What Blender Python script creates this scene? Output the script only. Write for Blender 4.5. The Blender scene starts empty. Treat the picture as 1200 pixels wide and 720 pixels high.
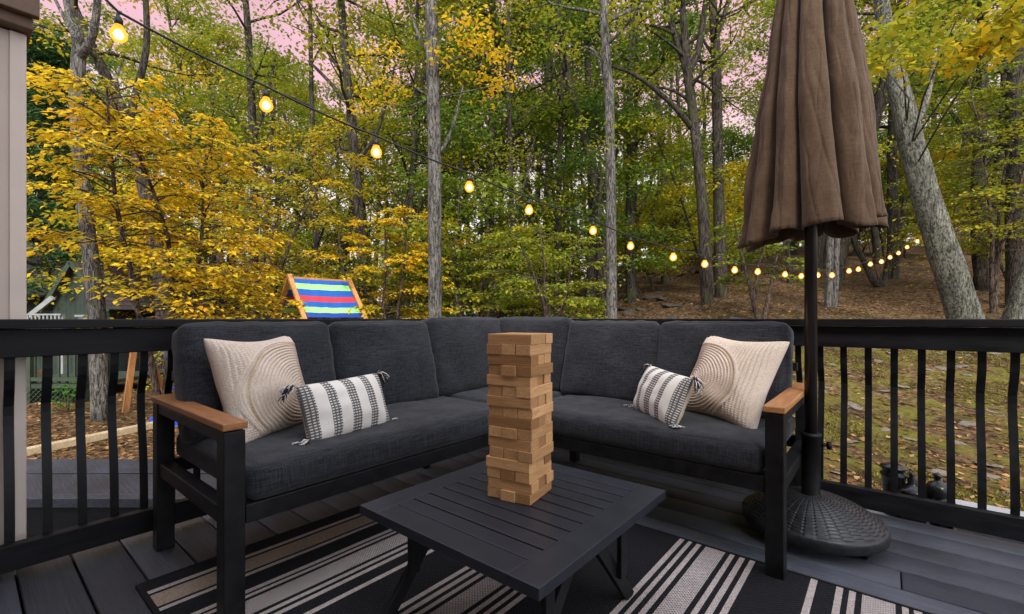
import bpy, bmesh, math, random
import numpy as np
from mathutils import Vector, Matrix, noise

rnd = random.Random(7)
PI = math.pi
scene = bpy.context.scene
COL = scene.collection

# ------------------------------------------------------------------ frame of reference
# deck axes: X along the right railing, Y along the left railing, deck surface z = 0.
# The camera stands at the origin at 0.92 m, turned 39.5 degrees left of +Y.
TH = math.radians(39.5)
CT, ST = math.cos(TH), math.sin(TH)
F = 533.33
HC = 0.92
HZ = 373.0

def rd(r, d, z=0.0):
    return Vector((r * CT - d * ST, r * ST + d * CT, z))

def at(px, py, d):
    """a point of the place, d metres ahead of the deck's viewpoint"""
    return rd((px - 600) / F * d, d, HC - (py - HZ) / F * d)

def to_rd(x, y):
    return x * CT + y * ST, -x * ST + y * CT

def sstep(a, b, x):
    t = min(1.0, max(0.0, (x - a) / (b - a)))
    return t * t * (3 - 2 * t)

def ground_rd(r, d):
    u = r / max(d, 1.0)
    w = sstep(-0.35, 0.50, u)
    k = 0.012 + 0.228 * w
    t = d - 6.2 + 1.9 * w
    rise = 0.5 * (t + math.sqrt(t * t + 2.5)) - 0.12
    if d < 0:
        rise = 0.0
    top = 30.0
    if rise > top:
        rise = top + (rise - top) * 0.12
    z = -0.75 + k * rise
    n = noise.noise(Vector((r * 0.35, d * 0.35, 3.1))) * 0.10 + noise.noise(Vector((r * 1.3, d * 1.3, 9.0))) * 0.035
    amp = min(1.0, max(0.0, (math.hypot(r, d) - 3.0) / 4.0))
    z += n * amp * (1.0 + 2.2 * sstep(8, 20, d) * w)
    return z

def ground_xy(x, y):
    r, d = to_rd(x, y)
    return ground_rd(r, d)

# ------------------------------------------------------------------ tagging
ORG = {}
def tag(o, label=None, cat=None, group=None, kind=None):
    if label: o['label'] = label
    if cat: o['category'] = cat
    if group: o['group'] = group
    if kind: o['kind'] = kind
    return o

def thing(name, label, cat, loc=(0, 0, 0), group=None, rot=None):
    o = bpy.data.objects.new(name, None)
    COL.objects.link(o)
    o.empty_display_size = 0.1
    o.location = loc
    if rot is not None: o.rotation_euler = rot
    ORG[o.name] = Vector(loc)
    return tag(o, label, cat, group)

def link(name, me, parent=None, loc=None):
    o = bpy.data.objects.new(name, me)
    COL.objects.link(o)
    if parent is not None:
        o.parent = parent
        ORG[o.name] = ORG[parent.name].copy()
    if loc is not None:
        o.location = loc
    return o

def copy_tree(o, parent=None):
    c = o.copy(); COL.objects.link(c); c.parent = parent
    for ch in o.children:
        copy_tree(ch, c)
    return c

# ------------------------------------------------------------------ mesh builder
class MB:
    def __init__(self):
        self.v = []; self.f = []; self.m = []; self.s = []
    def add(self, vs, fs, mat=0, smooth=False):
        b = len(self.v)
        self.v += [tuple(p) for p in vs]
        for q in fs:
            self.f.append(tuple(i + b for i in q)); self.m.append(mat); self.s.append(smooth)
        return self
    def box(self, x0, x1, y0, y1, z0, z1, mat=0, M=None):
        vs = [Vector((x, y, z)) for z in (z0, z1) for y in (y0, y1) for x in (x0, x1)]
        if M is not None: vs = [M @ p for p in vs]
        return self.add(vs, [(0, 2, 3, 1), (4, 5, 7, 6), (0, 1, 5, 4), (2, 6, 7, 3), (0, 4, 6, 2), (1, 3, 7, 5)], mat)
    def bar(self, a, b, w, h, up=(0, 0, 1), mat=0):
        a = Vector(a); b = Vector(b); d = (b - a); L = d.length; d = d / L
        u = Vector(up); s = d.cross(u)
        if s.length < 1e-5: s = d.cross(Vector((1, 0, 0)))
        s.normalize(); u = s.cross(d).normalized()
        M = Matrix((s, d, u)).transposed().to_4x4(); M.translation = a
        return self.box(-w / 2, w / 2, 0, L, -h / 2, h / 2, mat, M)
    def tube(self, pts, rad, n=8, mat=0, cap=True, wob=None):
        pts = [Vector(p) for p in pts]
        if not hasattr(rad, '__len__'): rad = [rad] * len(pts)
        t = (pts[1] - pts[0]).normalized()
        u = t.orthogonal().normalized()
        vs = []
        for i, p in enumerate(pts):
            if i == 0: tt = pts[1] - pts[0]
            elif i == len(pts) - 1: tt = pts[-1] - pts[-2]
            else: tt = pts[i + 1] - pts[i - 1]
            tt = tt.normalized()
            u = (u - tt * u.dot(tt)).normalized()
            w = tt.cross(u)
            for k in range(n):
                a = 2 * PI * k / n
                r = rad[i]
                if wob: r *= wob(p, a, i)
                vs.append(p + (u * math.cos(a) + w * math.sin(a)) * r)
        fs = []
        for i in range(len(pts) - 1):
            for k in range(n):
                k2 = (k + 1) % n
                fs.append((i * n + k, i * n + k2, (i + 1) * n + k2, (i + 1) * n + k))
        self.add(vs, fs, mat, True)
        if cap:
            b = len(self.v) - len(vs)
            self.f.append(tuple(b + k for k in reversed(range(n)))); self.m.append(mat); self.s.append(False)
            e = b + (len(pts) - 1) * n
            self.f.append(tuple(e + k for k in range(n))); self.m.append(mat); self.s.append(False)
        return self
    def lathe(self, c, prof, n=32, mat=0, smooth=True):
        c = Vector(c); vs = []; fs = []
        for (r, z) in prof:
            for k in range(n):
                a = 2 * PI * k / n
                vs.append(c + Vector((r * math.cos(a), r * math.sin(a), z)))
        for i in range(len(prof) - 1):
            for k in range(n):
                k2 = (k + 1) % n
                fs.append((i * n + k, i * n + k2, (i + 1) * n + k2, (i + 1) * n + k))
        self.add(vs, fs, mat, smooth)
        b = len(self.v) - len(vs)
        self.f.append(tuple(b + k for k in reversed(range(n)))); self.m.append(mat); self.s.append(False)
        e = b + (len(prof) - 1) * n
        self.f.append(tuple(e + k for k in range(n))); self.m.append(mat); self.s.append(False)
        return self
    def build(self, name, mats, parent=None, bevel=0.0, loc=None, world=True):
        if not isinstance(mats, (list, tuple)): mats = [mats]
        me = bpy.data.meshes.new(name)
        vs = self.v
        if parent is not None and world:
            o = ORG[parent.name]
            vs = [(p[0] - o.x, p[1] - o.y, p[2] - o.z) for p in vs]
        elif parent is None and loc is not None and world:
            vs = [(p[0] - loc[0], p[1] - loc[1], p[2] - loc[2]) for p in vs]
        me.from_pydata(vs, [], self.f)
        for m in mats: me.materials.append(m)
        me.polygons.foreach_set('material_index', self.m)
        me.polygons.foreach_set('use_smooth', self.s)
        me.update()
        ob = link(name, me, parent, loc if parent is None else None)
        if parent is None: ORG[ob.name] = Vector(loc or (0, 0, 0))
        if bevel:
            b = ob.modifiers.new('bevel', 'BEVEL'); b.width = bevel; b.segments = 2
            b.limit_method = 'ANGLE'; b.angle_limit = math.radians(40); b.harden_normals = False
        return ob

def np_mesh(name, V, Q, mats, hue=None, midx=None, smooth=False):
    """quads from numpy arrays, optional per-face float attribute"""
    me = bpy.data.meshes.new(name)
    nv, nf = len(V), len(Q)
    me.vertices.add(nv); me.vertices.foreach_set('co', np.asarray(V, np.float32).ravel())
    k = Q.shape[1]
    me.loops.add(nf * k); me.loops.foreach_set('vertex_index', np.asarray(Q, np.int32).ravel())
    me.polygons.add(nf)
    me.polygons.foreach_set('loop_start', np.arange(0, nf * k, k, dtype=np.int32))
    for m in mats: me.materials.append(m)
    if midx is not None: me.polygons.foreach_set('material_index', np.asarray(midx, np.int32))
    if smooth: me.polygons.foreach_set('use_smooth', np.ones(nf, bool))
    me.update(calc_edges=True)
    if hue is not None:
        a = me.attributes.new('hue', 'FLOAT', 'FACE')
        a.data.foreach_set('value', np.asarray(hue, np.float32))
    return me

# ------------------------------------------------------------------ materials
def newmat(name):
    m = bpy.data.materials.new(name); m.use_nodes = True
    nt = m.node_tree
    b = nt.nodes['Principled BSDF']
    return m, nt, b

def nd(nt, typ, **kw):
    n = nt.nodes.new(typ)
    for k, v in kw.items():
        if k.startswith('i_'):
            n.inputs[k[2:].replace('_', ' ')].default_value = v
        else:
            setattr(n, k, v)
    return n

def ramp(nt, stops, interp='LINEAR'):
    r = nt.nodes.new('ShaderNodeValToRGB'); cr = r.color_ramp; cr.interpolation = interp
    while len(cr.elements) < len(stops): cr.elements.new(0.5)
    for e, (p, c) in zip(cr.elements, stops):
        e.position = p
        e.color = (c, c, c, 1) if isinstance(c, (int, float)) else (*c, 1)
    return r

def math_n(nt, op, a, b=None, clamp=False):
    n = nt.nodes.new('ShaderNodeMath'); n.operation = op; n.use_clamp = clamp
    for i, x in enumerate((a, b)):
        if x is None: continue
        if isinstance(x, (int, float)): n.inputs[i].default_value = x
        else: nt.links.new(x, n.inputs[i])
    return n.outputs[0]

def mixc(nt, fac, a, b, blend='MIX'):
    n = nt.nodes.new('ShaderNodeMix'); n.data_type = 'RGBA'; n.blend_type = blend
    for sock, x in ((n.inputs[0], fac), (n.inputs[6], a), (n.inputs[7], b)):
        if isinstance(x, (int, float)): sock.default_value = x
        elif isinstance(x, tuple): sock.default_value = (*x, 1)
        else: nt.links.new(x, sock)
    return n.outputs[2]

def coords(nt, scale=(1, 1, 1), rot=(0, 0, 0), kind='Object'):
    t = nt.nodes.new('ShaderNodeTexCoord'); m = nt.nodes.new('ShaderNodeMapping')
    m.inputs['Scale'].default_value = scale; m.inputs['Rotation'].default_value = rot
    nt.links.new(t.outputs[kind], m.inputs['Vector'])
    return m.outputs['Vector']

def noise_n(nt, vec, scale, detail=4, rough=0.55):
    n = nt.nodes.new('ShaderNodeTexNoise'); n.inputs['Scale'].default_value = scale
    n.inputs['Detail'].default_value = detail; n.inputs['Roughness'].default_value = rough
    if vec is not None: nt.links.new(vec, n.inputs['Vector'])
    return n.outputs['Fac']

def bump(nt, b, h, strength, dist=0.01):
    n = nt.nodes.new('ShaderNodeBump'); n.inputs['Strength'].default_value = strength
    n.inputs['Distance'].default_value = dist
    nt.links.new(h, n.inputs['Height']); nt.links.new(n.outputs['Normal'], b.inputs['Normal'])
    return n

def plain(name, col, rough=0.5, spec=0.5, metal=0.0, nscale=40, namp=0.18, bstr=0.08, stretch=(1, 1, 1), rvar=0.12):
    m, nt, b = newmat(name)
    v = coords(nt, stretch)
    n = noise_n(nt, v, nscale, 5)
    lo = tuple(c * (1 - namp) for c in col); hi = tuple(min(1, c * (1 + namp)) for c in col)
    r = ramp(nt, [(0.3, lo), (0.7, hi)]); nt.links.new(n, r.inputs[0])
    nt.links.new(r.outputs[0], b.inputs['Base Color'])
    rr = math_n(nt, 'MULTIPLY_ADD', n, rvar); rr.node.inputs[2].default_value = rough - rvar / 2
    nt.links.new(rr, b.inputs['Roughness'])
    b.inputs['Specular IOR Level'].default_value = spec; b.inputs['Metallic'].default_value = metal
    if bstr: bump(nt, b, n, bstr, 0.004)
    return m

M = {}
M['black_metal'] = plain('black_metal', (0.007, 0.007, 0.008), 0.5, 0.25, 0, 22, 0.55, 0.06, (1, 1, 1), 0.25)
M['rail_paint'] = plain('rail_paint', (0.0065, 0.0065, 0.008), 0.55, 0.22, 0, 7, 0.6, 0.35, (1, 1, 5), 0.3)
M['table_paint'] = plain('table_paint', (0.019, 0.022, 0.031), 0.40, 0.36, 0, 14, 0.16, 0.03)
M['pole_metal'] = plain('pole_metal', (0.018, 0.013, 0.012), 0.3, 0.6, 0.3, 20, 0.3, 0.03)

def deck_mat(name, base, along=0):
    m, nt, b = newmat(name)
    st = (1.0, 22.0, 8.0) if along == 0 else (22.0, 1.0, 8.0)
    v = coords(nt, st)
    grain = noise_n(nt, v, 3.0, 8, 0.7)
    v2 = coords(nt, (1, 1, 1))
    blotch = noise_n(nt, v2, 2.3, 6, 0.6)
    scuff = noise_n(nt, v2, 26, 6, 0.75)
    at_ = nt.nodes.new('ShaderNodeAttribute'); at_.attribute_name = 'hue'
    c1 = mixc(nt, grain, tuple(x * 0.45 for x in base), tuple(x * 1.5 for x in base))
    rb = ramp(nt, [(0.35, 0.7), (0.7, 1.35)]); nt.links.new(blotch, rb.inputs[0])
    c2 = mixc(nt, 1.0, c1, rb.outputs[0], 'MULTIPLY')
    hv = ramp(nt, [(0, 0.72), (1, 1.3)]); nt.links.new(at_.outputs['Fac'], hv.inputs[0])
    c3 = mixc(nt, 1.0, c2, hv.outputs[0], 'MULTIPLY')
    sm = ramp(nt, [(0.70, 0.0), (0.78, 0.35)]); nt.links.new(scuff, sm.inputs[0])
    c4 = mixc(nt, sm.outputs[0], c3, (0.12, 0.12, 0.125))
    nt.links.new(c4, b.inputs['Base Color'])
    rr = ramp(nt, [(0.3, 0.38), (0.75, 0.62)]); nt.links.new(blotch, rr.inputs[0])
    nt.links.new(rr.outputs[0], b.inputs['Roughness'])
    b.inputs['Specular IOR Level'].default_value = 0.4
    bump(nt, b, grain, 0.8, 0.008)
    return m
M['deck'] = deck_mat('deck_paint', (0.066, 0.072, 0.090))
M['landing'] = deck_mat('landing_paint', (0.055, 0.062, 0.080))

def fabric(name, c0, c1, scale=420, bstr=0.25, slub=True):
    m, nt, b = newmat(name)
    v = coords(nt, (1, 1, 1))
    w1 = noise_n(nt, coords(nt, (1, 1, 0.06)), scale, 2)
    w2 = noise_n(nt, coords(nt, (0.06, 0.06, 1)), scale, 2)
    s = math_n(nt, 'ADD', w1, w2); s = math_n(nt, 'MULTIPLY', s, 0.5)
    r = ramp(nt, [(0.36, c0), (0.64, c1)]); nt.links.new(s, r.inputs[0])
    big = noise_n(nt, v, 5, 5); rb = ramp(nt, [(0.3, 0.82), (0.7, 1.18)]); nt.links.new(big, rb.inputs[0])
    nt.links.new(mixc(nt, 1.0, r.outputs[0], rb.outputs[0], 'MULTIPLY'), b.inputs['Base Color'])
    b.inputs['Roughness'].default_value = 0.92
    b.inputs['Specular IOR Level'].default_value = 0.2
    b.inputs['Sheen Weight'].default_value = 0.12
    b.inputs['Sheen Roughness'].default_value = 0.5
    wr = noise_n(nt, v, 9, 4, 0.6)
    hh = math_n(nt, 'ADD', math_n(nt, 'MULTIPLY', s, 0.25), wr)
    bump(nt, b, hh, bstr, 0.012)
    return m
M['cushion'] = fabric('charcoal_cushion_fabric', (0.008, 0.0088, 0.011), (0.038, 0.040, 0.047), 260)
M['umbrella'] = fabric('brown_umbrella_fabric', (0.070, 0.041, 0.022), (0.112, 0.069, 0.042), 420, 0.45)

def wood(name, c0, c1, axis=0, scale=1.0, rough=0.5):
    m, nt, b = newmat(name)
    st = [14.0, 14.0, 14.0]; st[axis] = 0.9
    oi = nt.nodes.new('ShaderNodeObjectInfo')
    v = coords(nt, tuple(s * scale for s in st))
    add = nt.nodes.new('ShaderNodeVectorMath'); add.operation = 'ADD'
    nt.links.new(v, add.inputs[0])
    cmb = nt.nodes.new('ShaderNodeCombineXYZ')
    for i in range(3): nt.links.new(math_n(nt, 'MULTIPLY', oi.outputs['Random'], 37.0 + 11 * i), cmb.inputs[i])
    nt.links.new(cmb.outputs[0], add.inputs[1])
    w = nt.nodes.new('ShaderNodeTexNoise'); w.inputs['Scale'].default_value = 4.5; w.inputs['Detail'].default_value = 6
    w.inputs['Distortion'].default_value = 1.2
    nt.links.new(add.outputs[0], w.inputs['Vector'])
    r = ramp(nt, [(0.30, c0), (0.52, tuple((a + b_) / 2 for a, b_ in zip(c0, c1))), (0.68, c1)])
    nt.links.new(w.outputs['Fac'], r.inputs[0])
    tone = ramp(nt, [(0, (0.52, 0.44, 0.36)), (0.25, (0.80, 0.74, 0.68)), (1, (1.16, 1.14, 1.12))]); nt.links.new(oi.outputs['Random'], tone.inputs[0])
    nt.links.new(mixc(nt, 1.0, r.outputs[0], tone.outputs[0], 'MULTIPLY'), b.inputs['Base Color'])
    b.inputs['Roughness'].default_value = rough; b.inputs['Specular IOR Level'].default_value = 0.35
    bump(nt, b, w.outputs['Fac'], 0.12, 0.003)
    return m
M['arm_wood_x'] = wood('teak_arm_x', (0.33, 0.145, 0.055), (0.50, 0.25, 0.105), 0, 1.0, 0.45)
M['arm_wood_y'] = wood('teak_arm_y', (0.33, 0.145, 0.055), (0.50, 0.25, 0.105), 1, 1.0, 0.45)
M['block'] = wood('pine_block', (0.48, 0.255, 0.105), (0.68, 0.41, 0.195), 0, 2.4, 0.55)
M['play_wood'] = wood('cedar_play_wood', (0.42, 0.19, 0.06), (0.62, 0.31, 0.12), 2, 0.5, 0.6)
M['timber'] = wood('landscape_timber', (0.34, 0.26, 0.15), (0.50, 0.40, 0.25), 0, 0.4, 0.8)

def leaf_mat(name, stops, trans=0.45):
    m, nt, b = newmat(name)
    a = nt.nodes.new('ShaderNodeAttribute'); a.attribute_name = 'hue'
    oi = nt.nodes.new('ShaderNodeObjectInfo')
    h = math_n(nt, 'ADD', a.outputs['Fac'], math_n(nt, 'MULTIPLY', math_n(nt, 'SUBTRACT', oi.outputs['Random'], 0.5), 0.16), True)
    r = ramp(nt, stops); nt.links.new(h, r.inputs[0])
    nt.nodes.remove(b); b = nt.nodes.new('ShaderNodeBsdfDiffuse')
    nt.links.new(r.outputs[0], b.inputs['Color'])
    t = nt.nodes.new('ShaderNodeBsdfTranslucent')
    nt.links.new(r.outputs[0], t.inputs['Color'])
    mx = nt.nodes.new('ShaderNodeMixShader'); mx.inputs[0].default_value = trans
    nt.links.new(b.outputs[0], mx.inputs[1]); nt.links.new(t.outputs[0], mx.inputs[2])
    nt.links.new(mx.outputs[0], nt.nodes['Material Output'].inputs['Surface'])
    return m
# hue 0 = deep green ... 0.5 = olive ... 0.75 = yellow ... 1 = orange
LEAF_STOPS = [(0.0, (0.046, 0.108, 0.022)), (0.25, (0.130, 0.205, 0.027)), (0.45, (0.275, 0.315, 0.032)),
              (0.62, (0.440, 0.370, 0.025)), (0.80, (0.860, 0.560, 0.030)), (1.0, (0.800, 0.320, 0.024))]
M['leaf'] = leaf_mat('autumn_leaf', LEAF_STOPS)
M['needle'] = leaf_mat('pine_needle', [(0, (0.040, 0.095, 0.040)), (1, (0.120, 0.210, 0.065))], 0.15)
M['litter'] = leaf_mat('fallen_leaf', [(0, (0.07, 0.038, 0.018)), (0.4, (0.20, 0.105, 0.042)), (0.75, (0.36, 0.205, 0.085)), (1, (0.46, 0.31, 0.15))], 0.1)

def bark(name, c0, c1, moss=None, lichen=0.0):
    m, nt, b = newmat(name)
    v = coords(nt, (1, 1, 0.16))
    n = noise_n(nt, v, 38, 9, 0.75)
    wn = nt.nodes.new('ShaderNodeTexNoise'); wn.inputs['Scale'].default_value = 19; wn.inputs['Detail'].default_value = 5
    wn.inputs['Distortion'].default_value = 0.6; nt.links.new(v, wn.inputs['Vector'])
    rg = math_n(nt, 'ABSOLUTE', math_n(nt, 'SUBTRACT', wn.outputs['Fac'], 0.5))
    cr = ramp(nt, [(0.0, 0.25), (0.055, 1.0)]); nt.links.new(rg, cr.inputs[0])
    h = math_n(nt, 'MULTIPLY', n, cr.outputs[0])
    r = ramp(nt, [(0.12, tuple(c * 0.35 for c in c0)), (0.34, c0), (0.62, c1)]); nt.links.new(h, r.inputs[0])
    col = r.outputs[0]
    if lichen:
        ln = noise_n(nt, coords(nt, (1, 1, 0.6)), 26, 7, 0.7)
        lr = ramp(nt, [(0.60 - 0.09 * lichen, 0), (0.64 - 0.07 * lichen, 0.8)]); nt.links.new(ln, lr.inputs[0])
        col = mixc(nt, lr.outputs[0], col, (0.27, 0.285, 0.185))
    if moss:
        mn = noise_n(nt, coords(nt, (1, 1, 0.5)), 3.5, 5, 0.6)
        mr = ramp(nt, [(0.5, 0), (0.62, 0.7)]); nt.links.new(mn, mr.inputs[0])
        col = mixc(nt, mr.outputs[0], col, moss)
    pn = noise_n(nt, coords(nt, (1, 1, 0.45)), 4.5, 6, 0.65); pr = ramp(nt, [(0.32, 0.55), (0.66, 1.3)]); nt.links.new(pn, pr.inputs[0])
    col = mixc(nt, 1.0, col, pr.outputs[0], 'MULTIPLY')
    nt.links.new(col, b.inputs['Base Color'])
    b.inputs['Roughness'].default_value = 0.9; b.inputs['Specular IOR Level'].default_value = 0.15
    bump(nt, b, h, 1.0, 0.05)
    return m
M['bark_grey'] = bark('bark_grey', (0.105, 0.092, 0.082), (0.235, 0.21, 0.19), None, 0.35)
M['bark_lichen'] = bark('bark_lichen', (0.095, 0.084, 0.072), (0.215, 0.195, 0.17), None, 1.0)
M['bark_dark'] = bark('bark_dark', (0.045, 0.034, 0.027), (0.115, 0.092, 0.075), (0.060, 0.066, 0.025))
M['bark_brown'] = bark('bark_brown', (0.085, 0.058, 0.042), (0.20, 0.145, 0.11))

def ground_mat():
    m, nt, b = newmat('woodland_ground')
    v = coords(nt, (1, 1, 1))
    vo = nt.nodes.new('ShaderNodeTexVoronoi'); vo.inputs['Scale'].default_value = 20; vo.inputs['Randomness'].default_value = 1
    wv = nt.nodes.new('ShaderNodeVectorMath'); wv.operation = 'ADD'
    nz = nt.nodes.new('ShaderNodeTexNoise'); nz.inputs['Scale'].default_value = 18; nt.links.new(v, nz.inputs['Vector'])
    sc = nt.nodes.new('ShaderNodeVectorMath'); sc.operation = 'SCALE'; sc.inputs['Scale'].default_value = 0.09
    nt.links.new(nz.outputs['Color'], sc.inputs[0]); nt.links.new(v, wv.inputs[0]); nt.links.new(sc.outputs[0], wv.inputs[1])
    nt.links.new(wv.outputs[0], vo.inputs['Vector'])
    sep = nt.nodes.new('ShaderNodeSeparateColor'); nt.links.new(vo.outputs['Color'], sep.inputs[0])
    lit = ramp(nt, [(0.0, (0.030, 0.019, 0.011)), (0.3, (0.105, 0.062, 0.031)), (0.65, (0.19, 0.110, 0.055)), (0.9, (0.27, 0.165, 0.082)), (1.0, (0.36, 0.24, 0.13))])
    nt.links.new(sep.outputs[0], lit.inputs[0])
    big = noise_n(nt, v, 0.8, 6, 0.65)
    dk = ramp(nt, [(0.30, 0.38), (0.65, 0.92)]); nt.links.new(big, dk.inputs[0])
    c = mixc(nt, 1.0, lit.outputs[0], dk.outputs[0], 'MULTIPLY')
    # moss and thin grass in the yard on the right-hand side of the deck
    geo = nt.nodes.new('ShaderNodeNewGeometry')
    mp = nt.nodes.new('ShaderNodeMapping'); mp.vector_type = 'POINT'
    mp.inputs['Rotation'].default_value = (0, 0, -TH)
    nt.links.new(geo.outputs['Position'], mp.inputs['Vector'])
    sp = nt.nodes.new('ShaderNodeSeparateXYZ'); nt.links.new(mp.outputs[0], sp.inputs[0])
    right = ramp(nt, [(0.0, 0), (0.5, 0), (0.56, 1)])
    nt.links.new(math_n(nt, 'MULTIPLY_ADD', sp.outputs[0], 0.05), right.inputs[0])
    right.inputs[0].links[0].from_node.inputs[2].default_value = 0.5
    near = ramp(nt, [(0.0, 1), (0.40, 1), (0.62, 0)])
    nt.links.new(math_n(nt, 'MULTIPLY', sp.outputs[1], 0.05, True), near.inputs[0])
    mn = noise_n(nt, v, 1.9, 7, 0.68)
    mr = ramp(nt, [(0.45, 0), (0.585, 1)]); nt.links.new(mn, mr.inputs[0])
    mask = math_n(nt, 'MULTIPLY', math_n(nt, 'MULTIPLY', right.outputs[0], near.outputs[0]), mr.outputs[0])
    mask = math_n(nt, 'MULTIPLY', mask, 0.85)
    fine = noise_n(nt, v, 45, 5, 0.7)
    mc = ramp(nt, [(0.3, (0.075, 0.070, 0.015)), (0.55, (0.170, 0.160, 0.026)), (0.75, (0.27, 0.255, 0.040))]); nt.links.new(fine, mc.inputs[0])
    c = mixc(nt, mask, c, mc.outputs[0])
    nt.links.new(c, b.inputs['Base Color'])
    b.inputs['Roughness'].default_value = 0.95; b.inputs['Specular IOR Level'].default_value = 0.1
    hh = math_n(nt, 'ADD', math_n(nt, 'MULTIPLY', sep.outputs[0], 0.6), fine)
    bump(nt, b, hh, 0.9, 0.04)
    return m
M['ground'] = ground_mat()
M['stone'] = plain('flat_stone', (0.165, 0.138, 0.112), 0.95, 0.1, 0, 14, 0.55, 0.9)
M['rock'] = plain('hillside_rock', (0.062, 0.050, 0.040), 0.92, 0.2, 0, 6, 0.5, 0.8)
M['siding'] = plain('beige_siding', (0.56, 0.47, 0.395), 0.6, 0.3, 0, 6, 0.05, 0.05)
M['trim'] = plain('beige_trim', (0.68, 0.575, 0.49), 0.5, 0.35, 0, 6, 0.05, 0.05)
M['beam'] = plain('tan_beam', (0.17, 0.105, 0.07), 0.55, 0.3, 0, 8, 0.12, 0.1, (1, 6, 6))
# ================================================================== SETTING
def build_ground():
    n = 230
    def ax(t, near, far): return near * t + (far - near) * t ** 5
    rs = [math.copysign(ax(abs(t), 26, 320), t) for t in np.linspace(-1, 1, n)]
    ds = [math.copysign(ax(abs(t), 40, 320), t) for t in np.linspace(-0.55, 1, n)]
    V = []
    for d in ds:
        for r in rs:
            p = rd(r, d, ground_rd(r, d)); V.append(p)
    Q = np.array([(j * n + i, j * n + i + 1, (j + 1) * n + i + 1, (j + 1) * n + i) for j in range(n - 1) for i in range(n - 1)])
    me = np_mesh('ground', np.array(V), Q, [M['ground']], smooth=True)
    o = link('ground', me); tag(o, 'woodland yard and rising hillside under brown fallen leaves and moss', 'ground', kind='structure')
build_ground()

RX, RY = -2.375, 2.69            # inner faces of the left and the right railing
def build_deck():
    V = []; Q = []; H = []
    r = random.Random(3)
    def bx(x0, x1, y0, y1, z0, z1, h):
        b = len(V)
        V.extend([(x, y, z) for z in (z0, z1) for y in (y0, y1) for x in (x0, x1)])
        for q in [(0, 2, 3, 1), (4, 5, 7, 6), (0, 1, 5, 4), (2, 6, 7, 3), (0, 4, 6, 2), (1, 3, 7, 5)]:
            Q.append([i + b for i in q]); H.append(h)
    p = 0.1468; y = 0.131 - p * 22
    k = -22
    while y < RY + 0.02:
        y1 = min(y + p - 0.007, RY + 0.06)
        cuts = [RX - 0.09, 3.6]
        if k == 13: cuts = [RX - 0.09, 0.038, 3.6]
        elif r.random() < 0.35: cuts = [RX - 0.09, r.uniform(0.6, 2.4), 3.6]
        for a, b_ in zip(cuts, cuts[1:]):
            bx(a + 0.002, b_ - 0.002, y, y1, -0.032, 0.0 - r.random() * 0.0015, r.random())
        y += p; k += 1
    me = np_mesh('deck_floor', np.array(V), np.array(Q), [M['deck']], hue=H)
    o = link('deck_floor', me)
    tag(o, 'dark grey painted plank deck floor', 'deck', kind='structure')
    bv = o.modifiers.new('bevel', 'BEVEL'); bv.width = 0.003; bv.segments = 1; bv.limit_method = 'ANGLE'
    f = MB()
    f.box(RX - 0.13, RX - 0.095, -3.2, RY + 0.10, -0.26, -0.034)
    f.box(RX - 0.094, 3.6, RY + 0.065, RY + 0.10, -0.26, -0.034)
    for yy in np.arange(-3, RY, 0.8): f.box(RX - 0.09, 3.6, yy, yy + 0.04, -0.2, -0.034)
    o = f.build('deck_fascia', M['rail_paint']); tag(o, 'dark fascia boards and joists under the deck edge', 'deck edge', kind='structure')
build_deck()

def balus(x, y, out, dz0, dz1):
    """flat bar baluster, bowed outward (out = unit xy direction)"""
    m = MB(); n = 22; w = 0.0135; t = 0.004
    ox, oy = out; sx, sy = -oy, ox
    vs = []; fs = []
    for i in range(n + 1):
        s = i / n; z = dz1 + (dz0 - dz1) * s
        q = (z - 0.12) / 0.66
        qq = min(1, max(0, q)); bow = 0.058 * math.exp(-((qq - 0.70) / (0.13 if qq > 0.70 else 0.34)) ** 2) * (1 - qq ** 14)
        bow -= 0.004 * math.sin(PI * qq)
        for a, b_ in ((-w, -t), (w, -t), (w, t), (-w, t)):
            vs.append((x + sx * a + ox * (b_ + bow), y + sy * a + oy * (b_ + bow), z))
    for i in range(n):
        for k in range(4):
            k2 = (k + 1) % 4
            fs.append((i * 4 + k, i * 4 + k2, (i + 1) * 4 + k2, (i + 1) * 4 + k))
    fs.append((0, 3, 2, 1)); fs.append((n * 4, n * 4 + 1, n * 4 + 2, n * 4 + 3))
    m.add(vs, fs); return m

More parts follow.
